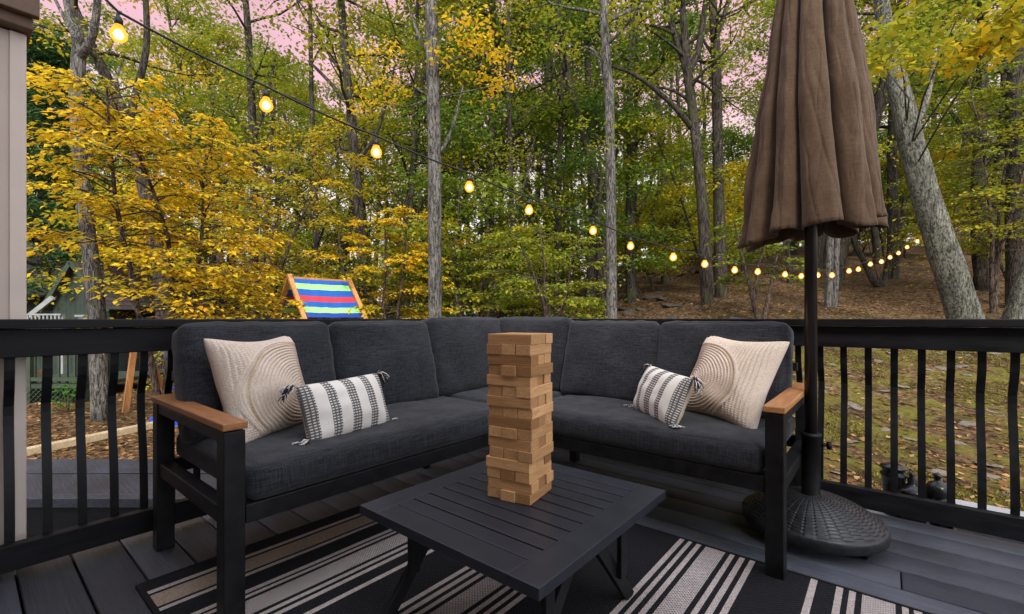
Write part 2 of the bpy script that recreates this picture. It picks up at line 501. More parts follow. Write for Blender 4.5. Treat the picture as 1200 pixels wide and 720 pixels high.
def build_rails():
    # left railing (runs along Y)
    t = thing('deck_railing', 'black deck railing with bowed balusters running from the pale column behind the left sofa', 'railing', (RX - 0.02, 0.6, 0), 'black deck railings')
    m = MB(); m.box(RX - 0.10, RX + 0.035, -3.0, RY + 0.13, 0.882, 0.916); m.build('cap_board', M['rail_paint'], t, 0.004)
    m = MB(); m.box(RX - 0.040, RX, -3.0, RY, 0.780, 0.8805); m.build('top_rail', M['rail_paint'], t, 0.003)
    m = MB(); m.box(RX - 0.040, RX, -3.0, RY, 0.028, 0.120); m.build('bottom_rail', M['rail_paint'], t, 0.003)
    y = 0.113 - 0.0955 * 9
    while y < RY - 0.1:
        balus(RX - 0.049, y, (-1, 0), 0.80, 0.055).build('baluster', M['black_metal'], t); y += 0.0955
    m = MB(); m.box(RX - 0.10, RX - 0.008, RY + 0.008, RY + 0.10, -0.2, 0.8795); m.build('post', M['rail_paint'], t, 0.004)
    # right railing (runs along X)
    t = thing('deck_railing', 'black deck railing with bowed balusters beside the umbrella, in front of the mossy yard', 'railing', (0.5, RY + 0.02, 0), 'black deck railings')
    m = MB(); m.box(RX + 0.037, 3.4, RY - 0.035, RY + 0.10, 0.882, 0.9165); m.build('cap_board', M['rail_paint'], t, 0.004)
    m = MB(); m.box(RX + 0.002, 3.4, RY, RY + 0.04, 0.780, 0.8805); m.build('top_rail', M['rail_paint'], t, 0.003)
    m = MB(); m.box(RX + 0.002, 3.4, RY, RY + 0.04, 0.028, 0.120); m.build('bottom_rail', M['rail_paint'], t, 0.003)
    x = -0.353 - 0.0945 * 20
    while x < 1.3:
        balus(x, RY + 0.049, (0, 1), 0.80, 0.055).build('baluster', M['black_metal'], t); x += 0.0945
build_rails()

# ------------------------------------------------------------------ pale column of the house with its beam
def build_column():
    x1, y1 = -2.50, 0.158
    t = thing('house', 'pale beige boxed corner column of the house under a tan beam, outside the left railing', 'house', (x1 - 0.15, y1 - 0.2, ground_xy(x1, y1)))
    g = ground_xy(x1, y1) - 0.2
    m = MB(); m.box(x1 - 0.34, x1 - 0.006, y1 - 0.44, y1 - 0.004, g, 1.985); m.build('shaft', M['siding'], t, 0.003)
    m = MB()
    m.box(x1 - 0.005, x1, y1 - 0.042, y1, g, 1.985); m.box(x1 - 0.05, x1 - 0.0055, y1 - 0.003, y1 + 0.002, g, 1.985)
    m.build('corner_trim', M['trim'], t, 0.002)
    m = MB(); m.box(x1 - 0.40, x1 + 0.05, -2.6, y1 + 0.015, 1.99, 2.30); m.build('beam', M['beam'], t, 0.006)
    m = MB()
    for k in range(40): m.box(x1 - 0.34, 5.0, -1.25, -1.15 + 0.012 * (k % 2), -0.9 + k * 0.14, -0.9 + k * 0.14 + 0.139)
    m.build('wall', M['siding'], t)  # unseen house wall behind the viewpoint, added to shade the deck
    m = MB(); m.box(x1 + 0.09, 5.0, -1.24, -0.30, 2.36, 2.46); m.build('unseen_eave', M['beam'], t)  # unseen overhang, added to keep overhead sky light off the deck
    m = MB(); m.box(x1 + 0.052, x1 + 0.085, -2.6, y1 + 0.03, 2.03, 2.34); m.build('fascia', M['beam'], t, 0.004)
build_column()

# ------------------------------------------------------------------ landing beyond the left railing (camera-wise horizontal steps)
def rbox(m, r0, r1, d0, d1, z0, z1):
    vs = [rd(r, d, z) for z in (z0, z1) for d in (d0, d1) for r in (r0, r1)]
    m.add(vs, [(0, 2, 3, 1), (4, 5, 7, 6), (0, 1, 5, 4), (2, 6, 7, 3), (0, 4, 6, 2), (1, 3, 7, 5)])
def build_landing():
    t = thing('side_landing', 'dark grey timber landing of wide boards outside the left railing', 'landing', rd(-2.6, 3.2, -0.75))
    z = -0.20
    m = MB()
    for d0, d1 in ((2.895, 3.27), (3.30, 3.62)): rbox(m, -4.2, -1.25, d0, d1, z - 0.04, z)
    m.build('tread_boards', M['landing'], t, 0.004)
    m = MB(); rbox(m, -4.2, -1.25, 2.80, 2.868, z - 0.05, z + 0.012); m.build('nosing', M['landing'], t, 0.006)
    m = MB(); rbox(m, -4.2, -1.25, 2.83, 2.86, -0.95, z - 0.052); rbox(m, -4.15, -1.3, 3.58, 3.61, -0.95, z - 0.052); m.build('riser', M['rail_paint'], t)
build_landing()

# ================================================================== SOFA
def cushion_mesh(w, d, h, rad=0.035, puff=0.018, seed=0, nx=26, ny=26, nz=9, wr=0.004, droop=0.0, seam=True):
    """rounded, puffed cushion centred on the origin: w along x, d along y, h along z"""
    def side(n, k):
        return [(-1 + 2 * i / n) for i in range(n + 1)]
    vs = {}; V = []; Fq = []
    def key(i, j, k):
        if (i, j, k) in vs: return vs[(i, j, k)]
        x = -1 + 2 * i / nx; y = -1 + 2 * j / ny; z = -1 + 2 * k / nz
        # concentrate rows towards the edges
        g = lambda t: math.sin(t * PI / 2) * 0.55 + t * 0.45
        x, y, z = g(x), g(y), g(z)
        p = Vector((x * w / 2, y * d / 2, z * h / 2))
        c = Vector((max(-w / 2 + rad, min(w / 2 - rad, p.x)), max(-d / 2 + rad, min(d / 2 - rad, p.y)), max(-h / 2 + rad, min(h / 2 - rad, p.z))))
        dv = p - c
        if dv.length > 1e-6: p = c + dv.normalized() * rad
        fx, fy, fz = (1 - x ** 4), (1 - y ** 4), (1 - z * z)
        n = noise.noise(Vector((p.x * 5 + seed * 7.3, p.y * 5, p.z * 5 + seed)))
        n2 = noise.noise(Vector((p.x * 17 + seed * 3.3, p.y * 17, p.z * 17 + seed)))
        p.z += z * puff * fx * fy * (1 + 0.5 * n) + wr * n * fx * fy * 1.5
        p.x += x * puff * 0.5 * fy * fz + wr * n2 * 0.6
        p.y += y * puff * 0.5 * fx * fz + wr * n2 * 0.6
        if droop: p.z -= droop * (x * x) * (0.5 + 0.5 * y)
        vs[(i, j, k)] = len(V); V.append(p); return vs[(i, j, k)]
    for i in range(nx):
        for j in range(ny):
            Fq.append((key(i, j, 0), key(i, j + 1, 0), key(i + 1, j + 1, 0), key(i + 1, j, 0)))
            Fq.append((key(i, j, nz), key(i + 1, j, nz), key(i + 1, j + 1, nz), key(i, j + 1, nz)))
    for i in range(nx):
        for k in range(nz):
            Fq.append((key(i, 0, k), key(i + 1, 0, k), key(i + 1, 0, k + 1), key(i, 0, k + 1)))
            Fq.append((key(i, ny, k), key(i, ny, k + 1), key(i + 1, ny, k + 1), key(i + 1, ny, k)))
    for j in range(ny):
        for k in range(nz):
            Fq.append((key(0, j, k), key(0, j, k + 1), key(0, j + 1, k + 1), key(0, j + 1, k)))
            Fq.append((key(nx, j, k), key(nx, j + 1, k), key(nx, j + 1, k + 1), key(nx, j, k + 1)))
    return V, Fq

def basis(c, ux, uz):
    """matrix with local x along ux, local z along uz"""
    x = Vector(ux).normalized(); z = Vector(uz); z = (z - x * z.dot(x)).normalized(); y = z.cross(x)
    m = Matrix((x, y, z)).transposed().to_4x4(); m.translation = Vector(c); return m

def build_sofa():
    t = thing('sectional_sofa', 'charcoal cushioned L shaped outdoor sectional sofa with black frame and wooden arm tops', 'sofa', (-1.9, 2.2, 0))
    bm_ = M['black_metal']
    # seat frame and back frame
    m = MB()
    zf0, zf1 = 0.295, 0.352
    m.box(-1.535, -1.50, 0.552, 1.795, zf0, zf1)            # left front rail
    m.box(-2.26, -2.225, 0.552, 2.56, zf0, zf1)
    m.box(-2.224, -1.536, 0.5, 0.545, zf0, zf1 - 0.004)     # left end rail
    m.box(-1.499, -0.338, 1.83, 1.865, zf0, zf1)
    m.box(-2.224, -0.338, 2.565, 2.60, zf0, zf1)
    m.box(-0.33, -0.282, 1.866, 2.56, zf0, zf1 - 0.004)
    m.box(-1.535, -1.50, 1.796, 1.865, 0.0, zf1)            # inner corner leg
    for y in np.arange(0.62, 2.5, 0.105): m.box(-2.224, -1.536, y, y + 0.05, 0.318, 0.338)
    for x in np.arange(-1.45, -0.4, 0.105): m.box(x, x + 0.05, 1.866, 2.564, 0.318, 0.338)
    m.build('seat_frame', bm_, t, 0.003)
    m = MB()
    m.box(-2.30, -2.262, 0.56, 2.60, 0.66, 0.70); m.box(-2.30, -0.34, 2.602, 2.640, 0.66, 0.70)
    for y in np.arange(0.6, 2.6, 0.2): m.box(-2.292, -2.272, y, y + 0.03, 0.353, 0.659)
    for x in np.arange(-2.2, -0.36, 0.2): m.box(x, x + 0.03, 2.612, 2.632, 0.353, 0.659)
    m.build('back_frame', bm_, t, 0.003)
    for (x, y) in ((-2.21, 1.83), (-1.56, 2.53), (-2.21, 2.5)):
        m = MB(); m.box(x - 0.025, x + 0.025, y - 0.025, y + 0.025, 0, 0.294); m.build('leg', bm_, t, 0.003)
    # arms: post, post, top bar and wooden top
    def arm(x0, x1, y0, y1, along, name_mat):
        m = MB()
        if along == 'x':
            m.box(x1 - 0.062, x1, y0, y1, 0, 0.582); a1 = m
            b_ = MB(); b_.box(x0, x0 + 0.062, y0, y1, 0, 0.582)
            tb = MB(); tb.box(x0 + 0.0625, x1 - 0.0625, y0 + 0.004, y1 - 0.004, 0.545, 0.580)
            w = MB(); w.box(x0 - 0.004, x1 + 0.004, y0 - 0.005, y1 + 0.006, 0.586, 0.609)
        else:
            m.box(x0, x1, y0, y0 + 0.062, 0, 0.582); a1 = m
            b_ = MB(); b_.box(x0, x1, y1 - 0.062, y1, 0, 0.582)
            tb = MB(); tb.box(x0 + 0.004, x1 - 0.004, y0 + 0.0625, y1 - 0.0625, 0.545, 0.580)
            w = MB(); w.box(x0 - 0.006, x1 + 0.005, y0 - 0.004, y1 + 0.004, 0.586, 0.609)
        a1.build('arm_post', bm_, t, 0.003); b_.build('arm_post', bm_, t, 0.003); tb.build('arm_bar', bm_, t, 0.003)
        w.build('arm_top', name_mat, t, 0.004)
    arm(-2.275, -1.50, 0.492, 0.551, 'x', M['arm_wood_x'])
    arm(-0.336, -0.277, 1.82, 2.575, 'y', M['arm_wood_y'])
    # seat cushions
    def cush(name, w, d, h, mat4, seed, **kw):
        V, Fq = cushion_mesh(w, d, h, seed=seed, **kw)
        m = MB(); m.add([mat4 @ p for p in V], Fq, 0, True); return m.build(name, M['cushion'], t)
    cush('seat_cushion', 0.755, 1.255, 0.115, Matrix.Translation((-1.872, 1.186, 0.408)), 1, rad=0.035, puff=0.012, nx=30, ny=44)
    cush('seat_cushion', 0.755, 0.755, 0.115, Matrix.Translation((-1.872, 2.20, 0.408)), 2, rad=0.035, puff=0.012)
    cush('seat_cushion', 1.145, 0.755, 0.115, Matrix.Translation((-0.917, 2.20, 0.408)), 3, rad=0.035, puff=0.012, nx=44, ny=30)
    # back cushions; local x = width, local z = thickness (facing out), local y = up
    def back(c, u, face, w, h, tilt, seed, th=0.145):
        n = (Vector(face) * math.cos(tilt) + Vector((0, 0, 1)) * math.sin(tilt))
        mm = basis(c, u, n)
        cush('back_cushion', w, h, th, mm, seed, rad=0.030, puff=0.022, wr=0.010)
    tl = math.radians(15)
    back((-2.085, 0.835, 0.668), (0, 1, 0), (1, 0, 0), 0.60, 0.455, tl, 11)
    back((-2.08, 1.445, 0.668), (0, 1, 0), (1, 0, 0), 0.595, 0.455, tl, 12)
    back((-2.085, 2.06, 0.685), (0, 1, 0), (1, 0, 0), 0.62, 0.465, math.radians(11), 13)
    back((-1.83, 2.43, 0.685), (-1, 0, 0), (0, -1, 0), 0.60, 0.465, math.radians(11), 14)
    back((-1.24, 2.405, 0.668), (-1, 0, 0), (0, -1, 0), 0.565, 0.455, tl, 15)
    back((-0.645, 2.405, 0.668), (-1, 0, 0), (0, -1, 0), 0.60, 0.455, tl, 16)
build_sofa()

# ================================================================== PILLOWS
def knit_mat():
    m, nt, b = newmat('cream_knit')
    v = coords(nt, (1, 1, 1))
    a = nt.nodes.new('ShaderNodeAttribute'); a.attribute_name = 'hue'
    n = noise_n(nt, v, 190, 3)
    r = ramp(nt, [(0.0, (0.68, 0.565, 0.46)), (0.45, (0.68, 0.565, 0.46)), (0.5, (0.54, 0.41, 0.28)), (1, (0.54, 0.41, 0.28))], 'LINEAR')
    nt.links.new(a.outputs['Fac'], r.inputs[0])
    sp = ramp(nt, [(0.35, 0.82), (0.65, 1.1)]); nt.links.new(n, sp.inputs[0])
    nt.links.new(mixc(nt, 1.0, r.outputs[0], sp.outputs[0], 'MULTIPLY'), b.inputs['Base Color'])
    b.inputs['Roughness'].default_value = 0.95; b.inputs['Specular IOR Level'].default_value = 0.1
    bump(nt, b, n, 0.5, 0.004)
    return m
M['knit'] = knit_mat()
M['linen'] = plain('cream_linen_back', (0.66, 0.54, 0.48), 0.95, 0.1, 0, 300, 0.08, 0.2)

def pillow(name, label, M4, w, h, T, disp=None, nu=150, nv=150, mats=None, hue=None, back_mat=1, pinch=0.095, corner=0.0, group=None):
    V = []; Q = []; H = []; MI = []
    def prof(u, v):
        e = max(0.0, (1 - abs(u) ** 2.6)) ** 0.55 * max(0.0, (1 - abs(v) ** 2.6)) ** 0.55
        return e
    for s in (1, -1):
        b = len(V)
        for j in range(nv + 1):
            for i in range(nu + 1):
                u = -1 + 2 * i / nu; v = -1 + 2 * j / nv
                rc = 1 - 0.055 * (u * v) ** 6
                x = u * w / 2 * (1 - pinch * (1 - v * v)) * rc
                y = v * h / 2 * (1 - pinch * (1 - u * u)) * rc
                z = T / 2 * prof(u, v)
                n = noise.noise(Vector((u * 2.2, v * 2.2, s * 3.0 + T * 50)))
                z *= 1 + 0.16 * n
                if disp and s > 0: z += disp(x, y) * min(1, prof(u, v) * 2.2)
                V.append((x, y, z * s))
        for j in range(nv):
            for i in range(nu):
                a = b + j * (nu + 1) + i
                q = (a, a + 1, a + nu + 2, a + nu + 1)
                Q.append(q if s > 0 else q[::-1])
                u = -1 + 2 * (i + .5) / nu; v = -1 + 2 * (j + .5) / nv
                H.append(hue(u * w / 2, v * h / 2) if (hue and s > 0) else 0.0)
                MI.append(0 if s > 0 else back_mat)
    me = np_mesh(name, np.array(V), np.array(Q), mats, hue=H, midx=MI, smooth=True)
    bm = bmesh.new(); bm.from_mesh(me); bmesh.ops.remove_doubles(bm, verts=bm.verts, dist=1e-5); bm.to_mesh(me); bm.free()
    return me

def cream_pillow(label, c, u, n, tilt, side, roll=0.0):
    nn = Vector(n).normalized() * math.cos(tilt) + Vector((0, 0, 1)) * math.sin(tilt)
    mm = basis(c, u, nn) @ Matrix.Rotation(roll, 4, 'Z')
    S = 0.445; R = 0.275 if side > 0 else 0.238; cx = 0.10 if side > 0 else -0.13; cy = -S * 0.09
    def disp(x, y):
        dd = math.hypot(x - cx, (y - cy) * 1.33)
        if dd < R - 0.006:
            k = 0.5 + 0.5 * math.cos(2 * PI * dd / 0.0155)
            a = math.atan2(y - cy, x - cx) * dd
            return 0.0068 * k ** 0.7 + 0.0009 * math.sin(2 * PI * a / 0.008)
        if dd < R + 0.006: return 0.0085
        k = 0.5 + 0.5 * math.cos(2 * PI * x / 0.0150)
        return 0.0050 * k ** 0.7 + 0.0009 * math.sin(2 * PI * y / 0.009)
    def hue(x, y):
        dd = math.hypot(x - cx, (y - cy) * 1.33)
        return 0.75 if abs(dd - R) < 0.0042 else 0.0
    me = pillow('cream_pillow', label, mm, S, S, 0.185, disp, 260, 260, [M['knit'], M['linen']], hue, 1, 0.165)
    o = link('throw_pillow', me); o.matrix_world = mm
    ORG[o.name] = Vector(c)
    return tag(o, label, 'pillow', 'cream knitted pillows')
t15 = math.radians(15)
cream_pillow('large cream knitted pillow with arc ribs at the sofa end beside the pale column', (-1.925, 0.775, 0.646), (-0.42, 0.907, 0), (0.907, 0.42, 0), math.radians(18), 1)
cream_pillow('large cream knitted pillow with arc ribs leaning at the sofa end by the umbrella', (-0.553, 2.222, 0.643), (0.907, -0.42, 0), (-0.42, -0.907, 0), math.radians(27), -1, math.radians(-3))

def stripe_mat():
    m, nt, b = newmat('woven_stripe')
    t = nt.nodes.new('ShaderNodeTexCoord'); s = nt.nodes.new('ShaderNodeSeparateXYZ')
    nt.links.new(t.outputs['Object'], s.inputs[0])
    x, y = s.outputs[0], s.outputs[1]
    # band mask over x (metres, -0.22 .. 0.22)
    xn = math_n(nt, 'MULTIPLY_ADD', x, 1 / 0.46); xn.node.inputs[2].default_value = 0.5
    st = [(0.0, 0)]
    def band(c, w): st.extend([(c - w / 2, 1), (c + w / 2, 0)])
    for c, w in ((0.12, 0.098), (0.31, 0.078), (0.50, 0.100), (0.69, 0.078), (0.88, 0.098)): band(c, w)
    r = ramp(nt, st, 'CONSTANT'); nt.links.new(xn, r.inputs[0])
    # every band is made of fine cross dashes, with plain thread lines at its edges
    wy = math_n(nt, 'SINE', math_n(nt, 'MULTIPLY', y, 2 * PI / 0.0105))
    wx = math_n(nt, 'SINE', math_n(nt, 'MULTIPLY', x, 2 * PI / 0.0135))
    g = ramp(nt, [(0.26, 0.0), (0.42, 1.0)]); nt.links.new(math_n(nt, 'MULTIPLY_ADD', wy, 0.5), g.inputs[0]); g.inputs[0].links[0].from_node.inputs[2].default_value = 0.5
    g2 = ramp(nt, [(0.55, 0.0), (0.75, 0.8)]); nt.links.new(math_n(nt, 'MULTIPLY_ADD', wx, 0.5), g2.inputs[0]); g2.inputs[0].links[0].from_node.inputs[2].default_value = 0.5
    dk = math_n(nt, 'MAXIMUM', math_n(nt, 'MULTIPLY', g.outputs[0], 0.85), g2.outputs[0])
    mask = math_n(nt, 'MULTIPLY', r.outputs[0], dk)
    n = noise_n(nt, coords(nt), 260, 3)
    base = mixc(nt, n, (0.66, 0.62, 0.55), (0.84, 0.80, 0.73))
    col = mixc(nt, mask, base, (0.022, 0.022, 0.030))
    nt.links.new(col, b.inputs['Base Color'])
    b.inputs['Roughness'].default_value = 0.95; b.inputs['Specular IOR Level'].default_value = 0.1
    bump(nt, b, math_n(nt, 'ADD', n, math_n(nt, 'MULTIPLY', mask, 0.6)), 0.35, 0.004)
    return m
M['stripe'] = stripe_mat()
M['stripe_back'] = plain('pillow_back_cotton', (0.56, 0.46, 0.34), 0.95, 0.1, 0, 200, 0.08, 0.2)
M['yarn_w'] = plain('white_yarn', (0.66, 0.62, 0.56), 0.95, 0.1, 0, 200, 0.1, 0)
M['yarn_k'] = plain('black_yarn', (0.035, 0.035, 0.042), 0.95, 0.1, 0, 200, 0.1, 0)

def lumbar(label, c, u, n, tilt, w, h, roll=0.0, seed=1):
    nn = Vector(n).normalized() * math.cos(tilt) + Vector((0, 0, 1)) * math.sin(tilt)
    mm = basis(c, u, nn) @ Matrix.Rotation(roll, 4, 'Z')
    me = pillow('striped_pillow', label, mm, w, h, 0.125, None, 90, 60, [M['stripe'], M['stripe_back']], None, 1, 0.05)
    o = link('throw_pillow', me); o.matrix_world = mm
    ORG[o.name] = Vector(c); tag(o, label, 'pillow', 'small striped pillows')
    r = random.Random(seed)
    for sx in (-1, 1):
        for sy in (-1, 1):
            m = MB(); base = mm @ Vector((sx * w * 0.485, sy * h * 0.48, 0.0))
            out = ((mm.to_3x3() @ Vector((sx, sy * 0.15, 0.2))).normalized())
            for k in range(42):
                L = r.uniform(0.045, 0.065)
                d0 = (out + Vector((r.gauss(0, .28), r.gauss(0, .28), r.gauss(0, .28)))).normalized()
                p = [base, base + d0 * L * 0.4 + Vector((0, 0, -0.004)), base + d0 * L * 0.7 + Vector((r.gauss(0, .004), r.gauss(0, .004), -0.018)),
                     base + d0 * L * 0.9 + Vector((r.gauss(0, .006), r.gauss(0, .006), -0.038))]
                for q in p: q.z = max(q.z, 0.475)
                m.tube(p, [0.0022, 0.0022, 0.0020, 0.0015], 5, k % 2, True)
            q = m.build('tassel', [M['yarn_w'], M['yarn_k']], None)
            q.parent = o; q.matrix_parent_inverse = mm.inverted()
    return o
lumbar('small white striped pillow with tassels on the sofa end beside the pale column', (-1.680, 0.990, 0.563), (-0.10, 0.995, 0), (0.995, 0.10, 0), math.radians(19), 0.395, 0.238, math.radians(2), 1)
lumbar('small white striped pillow with tassels on the sofa end by the umbrella', (-0.805, 2.055, 0.566), (0.776, -0.63, 0), (-0.63, -0.776, 0), math.radians(22), 0.40, 0.24, math.radians(-3), 2)

# ================================================================== TABLE
TZ = 0.36
def build_table():
    x0, x1, y0, y1 = -1.222, -0.556, 0.762, 1.462
    t = thing('coffee_table', 'low black slatted coffee table with angled legs on the striped rug', 'table', (-0.88, 1.11, 0))
    m = MB(); fw = 0.085; zt = TZ
    m.box(x0, x0 + fw, y0, y1, zt - 0.028, zt); m.box(x1 - fw, x1, y0, y1, zt - 0.028, zt)
    m.box(x0 + fw, x1 - fw, y0, y0 + 0.075, zt - 0.028, zt); m.box(x0 + fw, x1 - fw, y1 - 0.075, y1, zt - 0.028, zt)
    n = 9; L = (y1 - y0 - 0.15); p = L / n
    for k in range(n):
        a = y0 + 0.075 + k * p
        m.box(x0 + fw + 0.0005, x1 - fw - 0.0005, a + 0.003, a + p - 0.003, zt - 0.022, zt - 0.0006)
    m.box(x0 + 0.03, x1 - 0.03, y0 + 0.03, y1 - 0.03, zt - 0.034, zt - 0.0285)
    m.build('tabletop', M['table_paint'], t, 0.0022)
    m = MB()
    xa, xb = x0 + 0.035, x1 - 0.10
    for xx in (xa, x1 - 0.115): m.box(xx, xx + 0.03, y0 + 0.09, y1 - 0.09, zt - 0.062, zt - 0.035)
    m.box(xa + 0.03, x1 - 0.115, 1.09, 1.13, zt - 0.060, zt - 0.036)
    m.build('under_frame', M['black_metal'], t, 0.002)
    for X in (xa + 0.003, x1 - 0.112):
        for sgn in (-1, 1):
            yc = (y0 + y1) / 2
            m = MB()
            m.bar((X + 0.012, yc + sgn * 0.295, 0.0), (X + 0.012, yc + sgn * 0.03, zt - 0.05), 0.018, 0.042, (0, sgn, 1))
            m.bar((X + 0.030, yc + sgn * 0.20, 0.115), (X + 0.030, yc + sgn * 0.20, zt - 0.036), 0.016, 0.038, (0, 1, 0))
            m.build('leg', M['black_metal'], t, 0.002)
build_table()

# ================================================================== TUMBLING TOWER
ORD = ['top', 'second', 'third', 'fourth', 'fifth', 'sixth', 'seventh', 'eighth', 'ninth', 'tenth', 'eleventh', 'twelfth', 'thirteenth', 'fourteenth', 'fifteenth', 'bottom']
def build_tower():
    r = random.Random(11)
    L, W, H = 0.1535, 0.0503, 0.0317
    me = None
    ang = math.radians(9.5)
    cx, cy = -0.906, 1.142
    off = {0: 0.0, 2: 0.002, 4: 0.010}
    for k in range(16):
        lay = 15 - k                           # 0 = top
        along_x = (lay % 2 == 0)
        z = TZ + 0.0005 + k * (H + 0.0002) + H / 2
        lx = r.gauss(0, 0.0022) + (-0.008 if lay in (4,) else 0) + (-0.003 if lay in (2, 6) else 0)
        ly = r.gauss(0, 0.0022)
        a0 = ang + math.radians(r.gauss(0, 0.9)) + (0 if along_x else PI / 2)
        for j in (-1, 0, 1):
            m = MB()
            m.box(-L / 2, L / 2, -W / 2 + 0.0005, W / 2 - 0.0005, -H / 2, H / 2)
            rank = ORD[lay]; ft = '' if lay in (0, 15) else ' from the top'
            if along_x:      # lengthwise along the left face: front, middle, back block as seen
                pos = {-1: 'front', 0: 'middle', 1: 'rear'}[j]
                lab = f'{pos} block in the {rank} layer{ft} of the wooden tower on the table'
            else:
                pos = {1: 'left', 0: 'middle', -1: 'right'}[j]
                lab = f'{pos} block in the {rank} layer{ft} of the wooden tower on the table'
            slide = r.gauss(0, 0.0024)
            if lay == 15 and not along_x and j == 0: slide = -0.006
            if lay == 1 and j == -1: slide -= 0.004
            loc = Vector((cx + lx, cy + ly, z))
            d = Vector((math.cos(a0), math.sin(a0), 0)); s = Vector((-d.y, d.x, 0))
            loc = loc + d * slide + s * j * (W + 0.0011)
            o = m.build('wooden_block', M['block'], None, 0.0014, world=False)
            o.location = loc; o.rotation_euler = (0, 0, a0 + math.radians(r.gauss(0, 0.35)))
            tag(o, lab, 'block', 'wooden blocks of the tumbling tower')
build_tower()

# ================================================================== RUG
def weave(name, c0, c1, kind):
    m, nt, b = newmat(name)
    v = coords(nt, (1, 1, 1))
    s = nt.nodes.new('ShaderNodeSeparateXYZ'); nt.links.new(v, s.inputs[0])
    w = math_n(nt, 'SINE', math_n(nt, 'MULTIPLY', s.outputs[0], 2 * PI / 0.0125))
    w2 = math_n(nt, 'SINE', math_n(nt, 'MULTIPLY', s.outputs[1], 2 * PI / 0.0125))
    pr = math_n(nt, 'MULTIPLY', w, w2)
    n = noise_n(nt, v, 220, 4)
    big = noise_n(nt, v, 6, 5)
    if kind == 'spot':
        r = ramp(nt, [(0.70, 0), (0.80, 1)])
    elif kind == 'weave':
        r = ramp(nt, [(0.52, 0), (0.75, 0.55)])
    else:
        r = ramp(nt, [(0.85, 0), (1.0, 0.2)])
    nt.links.new(math_n(nt, 'MULTIPLY_ADD', pr, 0.5), r.inputs[0]); r.inputs[0].links[0].from_node.inputs[2].default_value = 0.5
    nn = ramp(nt, [(0.35, 0.7), (0.68, 1.25)]); nt.links.new(n, nn.inputs[0])
    bg = ramp(nt, [(0.3, 0.85), (0.7, 1.1)]); nt.links.new(big, bg.inputs[0])
    col = mixc(nt, r.outputs[0], c0, c1)
    col = mixc(nt, 1.0, mixc(nt, 1.0, col, nn.outputs[0], 'MULTIPLY'), bg.outputs[0], 'MULTIPLY')
    nt.links.new(col, b.inputs['Base Color'])
    b.inputs['Roughness'].default_value = 0.9; b.inputs['Specular IOR Level'].default_value = 0.15
    bump(nt, b, math_n(nt, 'ADD', n, math_n(nt, 'MULTIPLY', pr, 0.4)), 0.5, 0.004)
    return m
M['rug_black'] = weave('rug_black_weave', (0.009, 0.009, 0.011), (0.045, 0.045, 0.050), 'weave')
M['rug_white'] = weave('rug_white_yarn', (0.48, 0.41, 0.38), (0.40, 0.35, 0.32), 'plain')
M['rug_spot'] = weave('rug_spotted_band', (0.48, 0.42, 0.395), (0.06, 0.055, 0.055), 'spot')
M['rug_tan'] = weave('rug_tan_band', (0.36, 0.28, 0.21), (0.28, 0.21, 0.155), 'plain')
def build_rug():
    c = -0.788
    half = [(.126, .145, 1), (.161, .176, 1), (.194, .212, 1), (.229, .302, 2), (.319, .336, 1), (.353, .372, 1), (.388, .407, 1),
            (.582, .602, 1), (.655, .674, 1), (.690, .708, 1), (.725, .808, 2), (.824, .840, 1), (.852, .872, 1),
            (.960, .979, 1), (.992, 1.080, 3), (1.094, 1.116, 1)]
    edges = []
    for a, b_, k in half: edges += [(c + a, c + b_, k), (c - b_, c - a, k)]
    edges.sort()
    bands = []; x = c - 1.187
    for a, b_, k in edges:
        if a > x: bands.append((x, a, 0))
        bands.append((a, b_, k)); x = b_
    bands.append((x, c + 1.187, 0))
    m = MB(); y0, y1 = 0.392, 1.902; z = 0.0072
    ny = 24
    r = random.Random(2)
    def zz(x, y): return z + 0.0014 * noise.noise(Vector((x * 4, y * 4, 1)))
    def yy(x, j):
        t = j / ny; e = 0.0025 * noise.noise(Vector((x * 14, 5 if j == 0 else 9, 0))) if j in (0, ny) else 0
        return y0 + (y1 - y0) * t + e
    mg = 0.018
    for a, b_, k in bands:
        for j in range(ny):
            y_a, y_b = yy(a, j), yy(a, j + 1)
            vs = [(a, yy(a, j), zz(a, y_a)), (b_, yy(b_, j), zz(b_, y_a)), (b_, yy(b_, j + 1), zz(b_, y_b)), (a, yy(a, j + 1), zz(a, y_b))]
            m.add(vs, [(0, 1, 2, 3)], k)
    # bound black edges standing a little proud, and the underside
    x0, x1 = c - 1.187, c + 1.187
    m.box(x0, x1, y0 - 0.012, y0 + 0.004, 0.002, z + 0.0022); m.box(x0, x1, y1 - 0.004, y1 + 0.006, 0.002, z + 0.0022)
    m.box(x0 - 0.006, x0 + 0.004, y0, y1, 0.002, z + 0.0020); m.box(x1 - 0.004, x1 + 0.006, y0, y1, 0.002, z + 0.0020)
    o = m.build('outdoor_rug', [M['rug_black'], M['rug_white'], M['rug_spot'], M['rug_tan']], None, loc=(c, 1.15, 0))
    tag(o, 'black and cream striped woven outdoor rug lying under the coffee table', 'rug')
build_rug()

# ================================================================== UMBRELLA
def wicker_mat():
    m, nt, b = newmat('resin_wicker')
    t = nt.nodes.new('ShaderNodeTexCoord'); s = nt.nodes.new('ShaderNodeSeparateXYZ'); nt.links.new(t.outputs['Object'], s.inputs[0])
    n = noise_n(nt, t.outputs['Object'], 40, 4)
    r = ramp(nt, [(0.3, (0.010, 0.010, 0.011)), (0.7, (0.030, 0.031, 0.034))]); nt.links.new(n, r.inputs[0])
    nt.links.new(r.outputs[0], b.inputs['Base Color'])
    b.inputs['Roughness'].default_value = 0.34; b.inputs['Specular IOR Level'].default_value = 0.4
    return m
M['wicker'] = wicker_mat()

